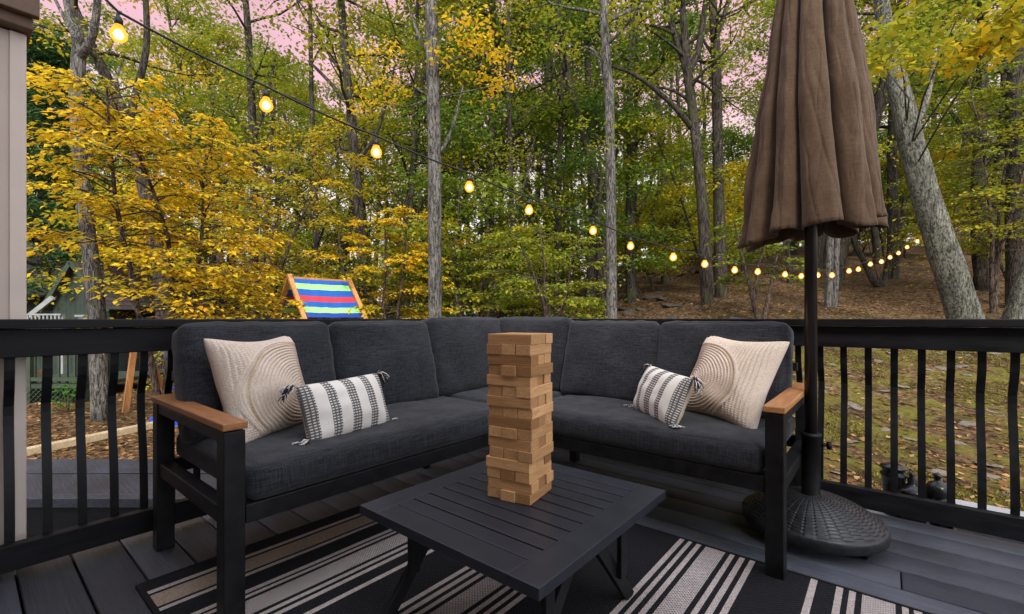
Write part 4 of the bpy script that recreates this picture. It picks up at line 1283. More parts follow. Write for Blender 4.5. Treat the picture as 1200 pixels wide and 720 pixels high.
def hill_house(label, px0, px1, ytop, yeave, d, wallm, roofm):
    r0, r1 = (px0 - 600) / F * d, (px1 - 600) / F * d
    g = min(ground_rd(r0, d), ground_rd(r1, d)) - 0.4
    zR = HC - (ytop - HZ) / F * d; zE = HC - (yeave - HZ) / F * d
    t = thing('hill_house', label, 'house', rd((r0 + r1) / 2, d + 2.5, g))
    m = MB(); rbox(m, r0, r1, d, d + 5, g, zE); w = m.build('wall', wallm, t)
    uvquad('roof', [[rd(r0 - .4, d - .5, zE - .12), rd(r1 + .4, d - .5, zE - .12), rd(r1 + .4, d + 2.5, zR), rd(r0 - .4, d + 2.5, zR)],
                    [rd(r1 + .4, d + 5.5, zE - .12), rd(r0 - .4, d + 5.5, zE - .12), rd(r0 - .4, d + 2.5, zR), rd(r1 + .4, d + 2.5, zR)]], roofm, t)
    n = 3
    for k in range(n):
        c = r0 + (r1 - r0) * (k + .5) / n
        m = MB(); rbox(m, c - .5, c + .5, d - .05, d - .004, zE - 1.5, zE - .4); f = m.build('window', M['white_paint'], t)
        m = MB(); rbox(m, c - .42, c + .42, d - .07, d - .052, zE - 1.42, zE - .48); m.build('pane', M['glass'], f)
M['roof_tan'] = plain('tan_roof', (0.36, 0.27, 0.19), 0.8, 0.2, 0, 3, 0.15, 0)
M['roof_grey'] = plain('grey_roof', (0.20, 0.18, 0.175), 0.8, 0.2, 0, 3, 0.15, 0)

# ================================================================== STONES AND FALLEN LEAVES
def stone_mesh(seed, flat):
    bm = bmesh.new(); bmesh.ops.create_icosphere(bm, subdivisions=3, radius=1.0)
    for v in bm.verts:
        n = noise.noise(v.co * 1.1 + Vector((seed * 5.1, 0, 0))); n2 = noise.noise(v.co * 3.2 + Vector((0, seed * 3.3, 0)))
        v.co *= 1 + 0.35 * n + 0.12 * n2
        v.co.z = max(-0.5, min(0.55 + 0.1 * n2, v.co.z)) * flat
    me = bpy.data.meshes.new('stone'); bm.to_mesh(me); bm.free(); return me
def scatter_stones():
    r = random.Random(21)
    ms = [stone_mesh(k, 0.30) for k in range(5)]
    for me in ms: me.materials.append(M['stone'])
    n = 0
    while n < 90:
        d = 3.4 + 7.5 * r.random() ** 1.1; u = r.uniform(0.50, 1.14)
        p = rd(u * d, d); s = r.uniform(0.03, 0.085) * (1.4 if r.random() < 0.2 else 1)
        if p.y < RY + 0.8: continue
        o = bpy.data.objects.new('flat_stone', ms[n % 5]); COL.objects.link(o)
        o.location = (p.x, p.y, ground_xy(p.x, p.y) - 0.002); o.rotation_euler = (r.gauss(0, .16), r.gauss(0, .16), r.uniform(0, 6.3)); o.scale = (s * r.uniform(.9, 1.5), s, s * r.uniform(.6, 1.2))
        tag(o, 'small flat grey brown stone lying in the mossy yard beyond the right railing', 'stone', 'flat stones in the mossy yard'); n += 1
    mr = [stone_mesh(20 + k, 0.75) for k in range(5)]
    for me in mr: me.materials.append(M['rock'])
    n = 0
    while n < 80:
        d = r.uniform(9.5, 27); u = r.gauss(0.34, 0.15)
        if not (-0.05 < u < 0.85): continue
        p = rd(u * d, d); s = r.uniform(0.08, 0.30)
        o = bpy.data.objects.new('hillside_rock', mr[n % 5]); COL.objects.link(o)
        o.location = (p.x, p.y, ground_xy(p.x, p.y) - 0.02); o.rotation_euler = (r.gauss(0, .2), r.gauss(0, .2), r.uniform(0, 6.3)); o.scale = (s * r.uniform(.9, 1.6), s, s * r.uniform(.5, 1.0))
        tag(o, 'dark weathered rock on the leafy hillside slope below the crest', 'rock', 'rocks on the hillside'); n += 1
scatter_stones()

def leaf_quads(C, D, N, L, W, fold=0.12):
    """C centres, D tip directions, N normals (n,3); L, W lengths and widths (n,)"""
    S = np.cross(D, N); S /= (np.linalg.norm(S, axis=1, keepdims=True) + 1e-9)
    N2 = np.cross(S, D)
    l = L[:, None]; w = W[:, None]
    a = C; b = C + D * l * .45 + S * w * .5 + N2 * w * fold; c = C + D * l - N2 * l * 0.10; e = C + D * l * .45 - S * w * .5 + N2 * w * fold
    V = np.stack([a, b, c, e], 1).reshape(-1, 3)
    Q = np.arange(len(C) * 4).reshape(-1, 4)
    return V, Q

M['moss'] = leaf_mat('moss_blade', [(0, (0.06, 0.062, 0.014)), (0.6, (0.16, 0.145, 0.025)), (1, (0.26, 0.21, 0.05))], 0.2)
def scatter_litter():
    g = np.random.default_rng(5)
    P = []; n = 0
    while n < 32000:
        d = 3.0 + 13 * g.random() ** 1.3; u = g.uniform(-1.18, 1.18)
        x, y, _ = rd(u * d, d)
        if x > RX - 0.3 and y < RY + 0.55: continue
        r_, d_ = u * d, d
        if -4.3 < r_ < -1.2 and 2.7 < d_ < 3.7: continue
        if u > 0.45 and d < 9 and g.random() < 0.55: continue
        P.append((x, y, ground_rd(r_, d_) + 0.008)); n += 1
    C = np.array(P); a = g.uniform(0, 2 * PI, n); tl = g.normal(0, 0.25, n)
    D = np.stack([np.cos(a) * np.cos(tl), np.sin(a) * np.cos(tl), np.sin(tl)], 1)
    N = np.stack([g.normal(0, .3, n), g.normal(0, .3, n), np.ones(n)], 1)
    L = g.uniform(.045, .095, n); W = L * g.uniform(.45, .8, n)
    V, Q = leaf_quads(C, D, N, L, W, g.uniform(-0.1, 0.35))
    me = np_mesh('fallen_leaves', V, Q, [M['litter']], hue=g.beta(2, 2.2, n))
    tag(link('fallen_leaves', me), 'brown and tan fallen leaves scattered over the yard', 'fallen leaves', kind='stuff')
    # thin grass and moss tufts in the yard to the right
    P = []; n = 0
    while n < 11000:
        d = 3.2 + 7 * g.random(); u = g.uniform(0.42, 1.16)
        x, y, _ = rd(u * d, d)
        if y < RY + 0.6: continue
        if noise.noise(Vector((x * 0.9, y * 0.9, 4))) + 0.35 * noise.noise(Vector((x * 3, y * 3, 2))) < 0.02: continue
        P.append((x, y, ground_rd(u * d, d))); n += 1
    C = np.array(P); a = g.uniform(0, 2 * PI, n); tl = g.uniform(0.5, 1.3, n)
    D = np.stack([np.cos(a) * np.cos(tl), np.sin(a) * np.cos(tl), np.sin(tl)], 1)
    N = np.stack([g.normal(0, .5, n), g.normal(0, .5, n), np.ones(n)], 1)
    V, Q = leaf_quads(C, D, N, g.uniform(.025, .06, n), g.uniform(.008, .016, n))
    me = np_mesh('grass', V, Q, [M['moss']], hue=g.random(n))
    tag(link('grass', me), 'short yellow green grass and moss tufts in the yard beyond the right railing', 'grass', kind='stuff')
scatter_litter()
# ================================================================== TREES
G = np.random.default_rng(12)
class Foliage:
    def __init__(self): self.C = []; self.S = []; self.n = []; self.h = []; self.L = []; self.A = []
    def add(self, c, sh, sv, n, hue, leaf, az=None):
        self.C.append(tuple(c)); self.S.append((sh, sv)); self.n.append(n); self.h.append(hue); self.L.append(leaf); self.A.append(-1 if az is None else az)
    def mesh(self, name, org, mat, hue_sd=0.07, ratio=0.62, droop=0.35, jit=0.45):
        n = np.array(self.n); idx = np.repeat(np.arange(len(n)), n); N = len(idx)
        C = np.array(self.C)[idx]; S = np.array(self.S)[idx]
        C = C + np.stack([G.normal(0, 1, N) * S[:, 0], G.normal(0, 1, N) * S[:, 0], G.normal(0, 1, N) * S[:, 1]], 1)
        a = G.uniform(0, 2 * PI, N)
        D = np.stack([np.cos(a), np.sin(a), G.normal(-droop, 0.3, N)], 1); D /= np.linalg.norm(D, axis=1, keepdims=True)
        Nn = np.stack([G.normal(0, jit, N), G.normal(0, jit, N), np.ones(N)], 1); Nn /= np.linalg.norm(Nn, axis=1, keepdims=True)
        L = np.array(self.L)[idx] * G.uniform(0.65, 1.25, N)
        V, Q = leaf_quads(C - np.array(org), D, Nn, L, L * ratio * G.uniform(.8, 1.2, N))
        H = np.clip(np.array(self.h)[idx] + G.normal(0, hue_sd, N), 0, 1)
        return np_mesh(name, V, Q, [mat], hue=H)

def vn(r, s=1.0): return Vector((r.gauss(0, s), r.gauss(0, s), r.gauss(0, s)))

def path_at(path, rad, t):
    f = t * (len(path) - 1); i = min(len(path) - 2, int(f)); k = f - i
    return path[i].lerp(path[i + 1], k), rad[i] * (1 - k) + rad[i + 1] * k

def grow(m, fo, r, path, rad, t0, R, nl, hue, cnt, leaf, up=0.45, sig=(0.38, 0.16), shape=lambda q: math.sin(PI * (0.18 + 0.76 * q)) , hsd=0.06, droop=0.0, twigs=3, mat=0, dens=1.0, bare=0.35):
    az = r.uniform(0, 6.3)
    for i in range(nl):
        q = (i + r.random()) / nl
        t = t0 + (0.985 - t0) * q
        p0, r0 = path_at(path, rad, t)
        az += 2.4 + r.gauss(0, 0.3)
        L = R * max(0.25, shape(q)) * r.uniform(0.75, 1.15)
        d = Vector((math.cos(az), math.sin(az), up + r.gauss(0, 0.15))).normalized()
        pts = [p0]; n = 6
        for k in range(n):
            d = (d + vn(r, 0.14) + Vector((0, 0, 0.05 - droop * k / n))).normalized()
            pts.append(pts[-1] + d * L / n)
        rl = max(0.010, r0 * 0.42)
        m.tube(pts, [rl * (1 - 0.85 * k / n) + 0.003 for k in range(n + 1)], 5, mat, False)
        hh = hue + r.gauss(0, hsd)
        def cl(p, s=1.0): fo.add(p, sig[0] * s, sig[1] * s, max(1, int(cnt * dens * r.uniform(0.5, 1.5))), hh + r.gauss(0, hsd * 0.6), leaf)
        for k in range(2, n + 1):
            if k / n > bare: cl(pts[k])
        for w in range(twigs):
            f = r.uniform(0.3, 0.95); p1, _ = path_at(pts, [0] * (n + 1), f)
            a2 = az + r.choice((-1, 1)) * r.uniform(0.5, 1.1)
            d2 = Vector((math.cos(a2), math.sin(a2), up * 0.6 - droop + r.gauss(0, .15))).normalized()
            L2 = L * r.uniform(.3, .5); e = p1 + d2 * L2 * .55 + vn(r, .04); e2 = e + (d2 + vn(r, .2)).normalized() * L2 * .45
            m.tube([p1, e, e2], [rl * .35 + .003, rl * .22 + .002, .003], 4, mat, False)
            cl(e); cl(e2, 0.9)

def wob_bark(seed, amp=0.10):
    return lambda p, a, i: 1 + amp * noise.noise(Vector((math.cos(a) * 1.3 + seed, math.sin(a) * 1.3, p.z * 1.4))) + amp * 0.5 * noise.noise(Vector((math.cos(a) * 4 + seed, math.sin(a) * 4, p.z * 6)))

def densify(pts, rad, k=4):
    """smooth a coarse trunk path"""
    P = []; R = []; n = len(pts)
    for i in range(n - 1):
        p0 = pts[max(0, i - 1)]; p1 = pts[i]; p2 = pts[i + 1]; p3 = pts[min(n - 1, i + 2)]
        for j in range(k):
            t = j / k
            P.append(0.5 * ((2 * p1) + (p2 - p0) * t + (2 * p0 - 5 * p1 + 4 * p2 - p3) * t * t + (3 * p1 - p0 - 3 * p2 + p3) * t ** 3))
            R.append(rad[i] * (1 - t) + rad[i + 1] * t)
    P.append(pts[-1]); R.append(rad[-1]); return P, R

def main_tree(label, d, pts, barkm, limbs=(), crown=None, extra=(), extend=4.0, group=None, cat='tree', sides=14, leafmat=None, jut=0.0):
    """trunk given by where it stands (d metres out) and its outline; limbs and crown follow"""
    W = [at(px, py, d) for px, py, w in pts]; R = [w / 2 * d / F * 0.92 for px, py, w in pts]
    b = W[0]
    g = ground_xy(b.x, b.y)
    if b.z > g + 0.1:
        dirv = (W[1] - W[0]).normalized(); k = (b.z - g + 0.15) / max(0.3, dirv.z)
        W.insert(0, b - dirv * k); R.insert(0, R[0] * 1.22)
        b = W[0]; g = ground_xy(b.x, b.y)
    if extend:
        dirv = (W[-1] - W[-2]).normalized(); dirv = (dirv + Vector((0, 0, 0.6))).normalized()
        W += [W[-1] + dirv * extend * .5, W[-1] + dirv * extend]; R += [R[-1] * .75, R[-1] * .4]
    t = thing('tree', label, cat, (b.x, b.y, g), group)
    P, RR = densify(W, R, 4)
    m = MB(); m.tube(P, RR, sides, 0, True, wob_bark(rnd.random() * 50))
    fo = Foliage()
    for (lp, w0, w1, dd) in limbs:
        LP = [at(px, py, d + dd * i / max(1, len(lp) - 1)) for i, (px, py) in enumerate(lp)]
        LR = [(w0 + (w1 - w0) * i / (len(lp) - 1)) / 2 * d / F for i in range(len(lp))]
        LP, LR = densify(LP, LR, 4)
        m.tube(LP, LR, 9, 0, True, wob_bark(rnd.random() * 50, 0.08))
    if crown: grow(m, fo, rnd, P, RR, **crown)
    for (px, py, dd, rx, ry, n, hue, leaf) in extra:
        k = max(4, int(n / 22)); c0 = at(px, py, d + dd)
        # a twig from the trunk carries every spray
        q = min(P, key=lambda p: abs(p.z - (c0.z - 0.2)))
        mid = q.lerp(c0, .5) + vn(rnd, .08)
        m.tube([q, mid, c0], [0.02, 0.014, 0.006], 5, 0, False)
        for i in range(k):
            a = rnd.uniform(0, 6.3); s = math.sqrt(rnd.random())
            c = c0 + rd(math.cos(a) * s * rx * (d + dd) / F, rnd.gauss(0, .5) * rx * (d + dd) / F, math.sin(a) * s * ry * (d + dd) / F)
            fo.add(c, 0.16, 0.05, 22, hue + rnd.gauss(0, .05), leaf)
    tr = m.build('trunk', barkm, t)
    if fo.C: link('crown', fo.mesh('crown', b_org(t), leafmat or M['leaf']), t)
    return t
def b_org(t): return tuple(ORG[t.name])

def cr(t0=0.5, R=2.6, nl=12, hue=0.35, cnt=26, leaf=0.13, **k): return dict(t0=t0, R=R, nl=nl, hue=hue, cnt=cnt, leaf=leaf, **k)

main_tree('forked pale grey trunk with bare splayed limbs standing just right of the pale column', 7.4,
          [(119, 497, 22), (114, 372, 19), (106, 300, 17), (95, 200, 15), (90, 120, 15), (92, 68, 15)], M['bark_grey'],
          [([(92, 70), (88, 45), (80, 15), (72, -25)], 9, 5, .3), ([(92, 70), (104, 52), (112, 25), (116, -30)], 10, 6, -.3), ([(88, 45), (76, 22), (60, -10)], 5, 3, .2), ([(92, 220), (112, 165), (134, 100), (144, 70)], 5, 2, .4)],
          None, extend=0.5)
main_tree('dark trunk slanting down to the right behind the forked grey trunk', 11.5,
          [(194, 400, 20), (190, 330, 18), (172, 235, 15), (156, 160, 14), (142, 128, 13), (122, 85, 12), (104, 48, 11), (80, -10, 10)], M['bark_dark'],
          [([(150, 145), (162, 100), (172, 50), (170, -10)], 9, 6, .5)], cr(0.62, 2.6, 9, 0.56, 24, .12))
main_tree('thin dark trunk rising through the yellow foliage left of the playhouse', 13.5,
          [(296, 400, 11), (298, 250, 10), (296, 150, 9), (291, 40, 8), (286, -20, 7)], M['bark_dark'], [([(297, 165), (312, 120), (322, 70)], 5, 3, .4)], cr(0.4, 2.6, 12, 0.50, 24, .12))
main_tree('mossy green trunk with a bent top between the playhouse and the tall straight grey trunk', 12.5,
          [(428, 400, 14), (424, 300, 13), (418, 215, 12), (411, 130, 11), (404, 60, 10), (399, -10, 9)], M['bark_dark'],
          [([(410, 125), (385, 95), (362, 72)], 6, 3, .5), ([(416, 190), (440, 160), (455, 110), (462, 80)], 5, 2, -.5)], cr(0.42, 3.0, 13, 0.46, 26, .12))
main_tree('tall straight grey trunk with orange leaf sprays rising behind the sofa corner', 9.0,
          [(510, 420, 19), (510, 372, 17.5), (509, 200, 17), (507, 90, 16), (505, -10, 15)], M['bark_grey'],
          [([(516, 180), (530, 150), (543, 100)], 5, 2, .4), ([(507, 70), (490, 40), (478, 5)], 5, 2, .3)], None,
          [(555, 62, -.4, 44, 28, 360, .82, .105), (585, 100, -.2, 24, 18, 120, .84, .10), (450, 85, -.2, 40, 26, 260, .74, .10), (440, 118, .2, 25, 20, 140, .84, .10), (540, 22, 0, 30, 20, 130, .66, .10)])
main_tree('tall trunk dark above and pale grey below, right of the block tower', 10.5,
          [(717, 420, 15), (717, 372, 14), (716, 240, 13), (714, 120, 12), (710, 60, 11), (707, -10, 10)], M['bark_grey'],
          [([(713, 25), (735, 14), (752, 8)], 5, 3, .3), ([(714, 120), (700, 65), (685, 55)], 4, 2, .3)], cr(0.55, 2.6, 9, 0.42, 24, .11),
          [(650, 50, -.5, 40, 26, 300, .46, .10), (700, 160, -.3, 40, 12, 120, .5, .10)])
main_tree('dark leaning trunk close behind the pale based trunk', 15.0,
          [(708, 410, 14), (706, 330, 14), (702, 250, 13), (692, 185, 12), (676, 125, 10), (660, 70, 9), (652, 0, 8)], M['bark_dark'],
          [([(700, 235), (716, 205), (724, 175)], 6, 3, .5)], cr(0.45, 3.0, 11, 0.40, 24, .13))
main_tree('forked dark trunk with a long bare side limb, left one of the close pair', 13.0,
          [(829, 395, 16), (827, 300, 15), (820, 205, 13), (813, 140, 12), (806, 85, 11)], M['bark_dark'],
          [([(806, 86), (796, 55), (786, 25), (776, -20)], 9, 6, .4), ([(806, 86), (818, 60), (824, 25), (830, -20)], 9, 6, -.4), ([(811, 150), (790, 125), (765, 103), (740, 86), (716, 78)], 7, 3, -.6), ([(790, 40), (765, 30), (730, 28)], 4, 2, .4)],
          cr(0.55, 2.8, 9, 0.36, 22, .12), extend=3.0)
main_tree('straight dark trunk, right one of the close pair left of the umbrella', 14.0,
          [(846, 395, 16), (844, 300, 15), (842, 220, 13), (840, 120, 12), (838, 50, 11), (834, -15, 10)], M['bark_dark'],
          [([(838, 48), (848, 20), (858, -15)], 7, 5, .4), ([(839, 70), (826, 50), (818, 30)], 4, 2, .3)], cr(0.5, 2.8, 10, 0.38, 22, .12))
main_tree('thick leaning lichen covered trunk rising to the left beyond the right railing', 9.6,
          [(1146, 415, 38), (1137, 395, 35), (1122, 345, 33), (1102, 285, 31), (1080, 215, 28), (1058, 125, 24), (1046, 75, 20), (1036, 25, 17), (1030, -30, 15)], M['bark_lichen'],
          [([(1066, 150), (1080, 132), (1090, 100), (1096, 62)], 9, 4, .3), ([(1050, 60), (1038, 42), (1018, 32)], 8, 4, -.3)], None,
          [(1120, 25, -3.6, 85, 28, 620, .54, .125), (1165, 45, -4.0, 46, 26, 280, .66, .13), (1050, 45, -2.4, 36, 26, 240, .52, .11), (1180, 10, -4.0, 34, 16, 180, .60, .125), (1040, 85, -1.8, 18, 12, 60, .6, .10)], sides=26)
main_tree('pale lichen covered trunk leaning rightward beyond the far end of the right railing', 9.9,
          [(1184, 400, 32), (1192, 380, 30), (1206, 335, 28), (1230, 270, 26), (1248, 190, 24)], M['bark_lichen'], (), None, sides=24, extend=3)
main_tree('upright dark trunk on the slope at the right edge', 12.8,
          [(1190, 350, 18), (1188, 250, 16), (1188, 130, 15), (1191, 40, 13), (1193, -15, 12)], M['bark_dark'], (), cr(0.28, 2.6, 14, 0.46, 24, .12))
main_tree('dark trunk half hidden behind the leaning lichen trunk', 15.0,
          [(1158, 370, 17), (1150, 320, 16), (1146, 240, 14), (1150, 120, 12), (1152, -10, 10)], M['bark_dark'], (), cr(0.3, 2.8, 13, 0.46, 24, .12))
main_tree('slim grey double trunk on the slope seen under the umbrella hem', 12.5,
          [(969, 400, 9), (971, 340, 8.5), (974, 260, 7.5), (976, 160, 6.5)], M['bark_grey'], [([(972, 395), (978, 345), (981, 280), (988, 200)], 8, 5, .2)], cr(0.5, 2.0, 9, 0.44, 22, .11))
main_tree('low dark tree splitting into a wide V on the hillside below the string bulbs', 15.5,
          [(1037, 342, 11), (1034, 336, 9), (1030, 330, 7)], M['bark_dark'],
          [([(1034, 337), (1024, 330), (1014, 310), (1004, 290), (996, 268)], 8, 5, .3), ([(1036, 338), (1040, 315), (1048, 290), (1056, 262), (1060, 230)], 8, 4, -.2), ([(1040, 318), (1050, 300), (1060, 282)], 5, 3, .3)], None,
          [(1010, 250, 0, 30, 14, 90, .44, .12), (1062, 232, 0, 30, 14, 110, .42, .12)], extend=0)
main_tree('thin dark sapling trunk just right of the umbrella pole on the slope', 17.5,
          [(988, 352, 5.5), (988, 300, 5), (987, 230, 4.5), (990, 150, 4)], M['bark_dark'], (), cr(0.45, 1.8, 9, 0.42, 20, .13))
main_tree('thin dark sapling trunk just left of the umbrella pole on the slope', 16.5,
          [(927, 362, 5.5), (924, 310, 5), (922, 230, 4.5), (920, 130, 4)], M['bark_dark'], (), cr(0.4, 2.0, 10, 0.46, 20, .13))
main_tree('crooked dark tree on the crest between the paired trunks and the pale based trunk', 19.0,
          [(780, 330, 11), (779, 300, 10), (784, 275, 8), (796, 250, 7), (800, 210, 6), (796, 150, 5)], M['bark_dark'],
          [([(779, 300), (770, 272), (764, 250), (772, 225)], 7, 4, .3)], cr(0.5, 2.8, 10, 0.40, 24, .14))
for k, (lab, px, d, w, lean, hue) in enumerate([
        ('slim dark trunk in the green understory right of the tall straight grey trunk', 568, 15.5, 7, 8, .42),
        ('slim dark trunk straight behind the block tower with yellow lower leaves', 603, 13.8, 7, -6, .52),
        ('slim dark trunk midway between the block tower and the pale based trunk', 652, 16.0, 7, 5, .46),
        ('very slim dark trunk close left of the tall straight grey trunk', 476, 14.6, 6, 10, .62),
        ('slim dark trunk directly behind the striped playhouse roof', 374, 13.2, 7, -8, .58),
        ('slim dark trunk between the pale based trunk and the crooked crest tree', 742, 17.5, 6.5, 3, .44)]):
    main_tree(lab, d, [(px, 395, w + 1), (px + lean * .4, 280, w), (px + lean, 150, w - 1), (px + lean * 1.3, 20, w - 2)], M['bark_dark'],
              [([(px + lean * .5, 265), (px + lean + (18 if k % 2 else -18), 215), (px + lean + (30 if k % 2 else -30), 160)], w * .6, 2, .4)], cr(0.22, 2.5, 16, hue, 24, .12))

# ------------------------------------------------------------------ the yellow beeches with layered sprays
def beech(label, px, d, H, R, ns, hue, z0, leaf=0.085, per=110, hs=0.05, seed=1, low=0.0):
    # low: sprays below this height all reach to the right, clear of the cabin
    r = random.Random(seed)
    b = at(px, HZ, d); g = ground_xy(b.x, b.y); b.z = g
    t = thing('tree', label, 'tree', (b.x, b.y, g))
    m = MB(); fo_C = []; fo_D = []; fo_h = []
    stems = []
    for s in range(3):
        a = r.uniform(0, 6.3); pts = [Vector((b.x + 0.06 * math.cos(a), b.y + 0.06 * math.sin(a), g - 0.1))]
        d_ = Vector((math.cos(a) * .22, math.sin(a) * .22, 1)).normalized()
        for k in range(10):
            d_ = (d_ + vn(r, .07)).normalized(); pts.append(pts[-1] + d_ * (H + 0.1) / 10)
        rad = [0.055 * (1 - .85 * k / 10) + .004 for k in range(11)]
        m.tube(pts, rad, 8, 0, False); stems.append((pts, rad))
    for k in range(ns):
        q = (k + r.random()) / ns
        z = g + z0 + (H - z0) * q
        pts, rad = stems[k % 3]
        tt = min(0.98, max(0.02, (z - g) / H)); p0, r0 = path_at(pts, rad, tt)
        az = r.uniform(0, 2 * PI)
        if z - g < low: az = TH + r.uniform(-1.2, 1.2)
        L = R * (1.0 - 0.62 * q ** 1.4) * r.uniform(0.7, 1.12)
        d_ = Vector((math.cos(az), math.sin(az), 0.30 + 0.35 * q + r.gauss(0, .10))).normalized()
        P = [p0]; n = 9
        for i in range(n):
            d_ = (d_ + vn(r, .06) + Vector((0, 0, -0.085))).normalized(); P.append(P[-1] + d_ * L / n)
        m.tube(P, [0.011 * (1 - .8 * i / n) + .0015 for i in range(n + 1)], 5, 0, False)
        hh = hue + r.gauss(0, hs)
        # side twigs lie flat either side; leaves alternate along them
        tw = [(P, 0.30)]
        for w in range(9):
            f = 0.30 + 0.66 * (w + r.random() * .6) / 9; p1, _ = path_at(P, [0] * (n + 1), f)
            a2 = az + (1 if w % 2 else -1) * r.uniform(.6, 1.0); l2 = L * 0.36 * (1.15 - f) + 0.16
            d2 = Vector((math.cos(a2), math.sin(a2), r.gauss(-.02, .06)))
            Q_ = [p1, p1 + d2 * l2 * .5 + Vector((0, 0, 0.01)), p1 + d2 * l2 + Vector((0, 0, -0.05 - 0.05 * r.random()))]
            m.tube(Q_, [.0035, .0025, .0012], 4, 0, False); tw.append((Q_, 0.05))
        nl = int(per * r.uniform(.7, 1.2))
        for i in range(nl):
            T, lo = tw[0] if r.random() < .22 else tw[r.randrange(1, len(tw))]
            f = r.uniform(lo, 1); p, _ = path_at(T, [0] * len(T), f)
            dt = (T[-1] - T[0]).normalized(); a3 = math.atan2(dt.y, dt.x) + r.choice((-1, 1)) * r.uniform(.4, 1.2)
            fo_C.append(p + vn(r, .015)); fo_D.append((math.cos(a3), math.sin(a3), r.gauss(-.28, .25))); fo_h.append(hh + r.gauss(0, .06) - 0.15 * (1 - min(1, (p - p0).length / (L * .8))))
    N = len(fo_C); C = np.array([tuple(p) for p in fo_C]) - np.array(b_org(t)); D = np.array(fo_D); D /= np.linalg.norm(D, axis=1, keepdims=True)
    Nn = np.stack([G.normal(0, .32, N), G.normal(0, .32, N), np.ones(N)], 1); Nn /= np.linalg.norm(Nn, axis=1, keepdims=True)
    L = leaf * G.uniform(.55, 1.35, N)
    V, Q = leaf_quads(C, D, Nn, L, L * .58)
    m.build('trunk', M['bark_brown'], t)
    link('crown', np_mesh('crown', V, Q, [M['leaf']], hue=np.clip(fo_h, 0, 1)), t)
    return t
beech('large golden yellow beech with layered sprays between the pale column and the playhouse', 196, 7.6, 5.0, 2.0, 165, .77, 1.30, .088, 92, .035, 3, 2.75)
beech('second golden yellow beech with arching sprays just left behind the striped playhouse', 292, 11.4, 6.6, 2.5, 130, .70, 0.6, .095, 88, .05, 4)
beech('low golden yellow beech between the playhouse and the tall straight grey trunk', 452, 10.2, 3.9, 1.55, 85, .80, 0.7, .095, 90, .03, 5)
beech('yellow green beech sapling behind the corner cushions right of the block tower', 648, 11.0, 3.1, 1.9, 46, .54, 0.7, .095, 80, .06, 6)
beech('bushy yellow green sapling behind the corner cushions left of the block tower', 560, 12.0, 3.6, 2.0, 56, .47, 0.5, .10, 85, .06, 7)
beech('yellow green maple with layered sprays filling the right edge behind the leaning trunk', 1165, 12.2, 6.6, 2.8, 125, .47, 1.6, .105, 95, .05, 8)
beech('light green sapling on the slope just left under the umbrella hem', 893, 11.0, 2.6, 1.1, 34, .42, 1.0, .095, 70, .04, 9)

# ------------------------------------------------------------------ dark evergreen beside the house
def evergreen():
    d = 14.0; b = at(50, HZ, d); g = ground_xy(b.x, b.y); r = random.Random(8)
    t = thing('tree', 'dark green pine with drooping needle boughs between the pale column and the forked grey trunk', 'tree', (b.x, b.y, g))
    H = 10.5; path = [Vector((b.x, b.y, g - .1 + (H + .1) * k / 8)) for k in range(9)]; rad = [.17 * (1 - .9 * k / 8) + .01 for k in range(9)]
    m = MB(); m.tube(path, rad, 10)
    fo = Foliage()
    grow(m, fo, r, path, rad, 0.16, 2.3, 62, 0.45, 60, .26, up=0.10, sig=(.30, .09), shape=lambda q: 1.05 - 0.9 * q, hsd=.15, droop=.10, twigs=3)
    m.build('trunk', M['bark_dark'], t)
    link('crown', fo.mesh('crown', b_org(t), M['needle'], .2, .13, .25, .5), t)
evergreen()

# ------------------------------------------------------------------ forest behind: one of each kind, then copies
LAND = [(15, 'the pale column'), (105, 'the forked grey trunk'), (380, 'the striped playhouse'), (510, 'the tall grey trunk'), (608, 'the block tower'),
        (716, 'the pale based trunk'), (836, 'the paired dark trunks'), (945, 'the umbrella'), (1095, 'the leaning trunk')]
RANK = ['nearest', 'second nearest', 'third nearest', 'fourth nearest', 'fifth nearest', 'sixth nearest', 'seventh nearest', 'eighth nearest', 'ninth nearest', 'tenth nearest']
def proto_tall(seed, H, hue, barkm, R=3.1, nl=17, t0=.34, leaf=.16, cnt=32):
    r = random.Random(seed); path = [Vector((0, 0, -0.3))]; dv = Vector((r.gauss(0, .05), r.gauss(0, .05), 1))
    for k in range(12):
        dv = (dv + Vector((r.gauss(0, .035), r.gauss(0, .035), 0))).normalized(); path.append(path[-1] + dv * (H + .3) / 12)
    r0 = 0.10 + H * .005; rad = [r0 * (1.2 if k == 0 else 1 - .85 * k / 12) + .01 for k in range(13)]
    m = MB(); P, RR = densify(path, rad, 2); m.tube(P, RR, 9, 0, False, wob_bark(seed))
    fo = Foliage(); grow(m, fo, r, path, rad, t0, R, nl, hue, cnt, leaf, sig=(.36, .14))
    return m, fo, barkm
def proto_under(seed, H, hue, R, leaf=.125, nl=15, cnt=30):
    r = random.Random(seed); path = [Vector((0, 0, -0.2))]; dv = Vector((r.gauss(0, .10), r.gauss(0, .10), 1))
    for k in range(9):
        dv = (dv + Vector((r.gauss(0, .08), r.gauss(0, .08), 0))).normalized(); path.append(path[-1] + dv * (H + .2) / 9)
    rad = [.055 * (1 - .85 * k / 9) + .006 for k in range(10)]
    m = MB(); P, RR = densify(path, rad, 2); m.tube(P, RR, 7, 0, False)
    fo = Foliage(); grow(m, fo, r, path, rad, .18, R, nl, hue, cnt, leaf, up=.25, sig=(.34, .10), droop=.05, shape=lambda q: 1.0 - .65 * q, bare=.25)
    return m, fo, M['bark_dark']
PR = []
def proto(kind, label, gen):
    m, fo, bk = gen
    t = thing('tree', None, 'tree', (0, 0, 0))
    m.build('trunk', bk, t); link('crown', fo.mesh('crown', (0, 0, 0), M['leaf']), t)
    PR.append((kind, label, t))
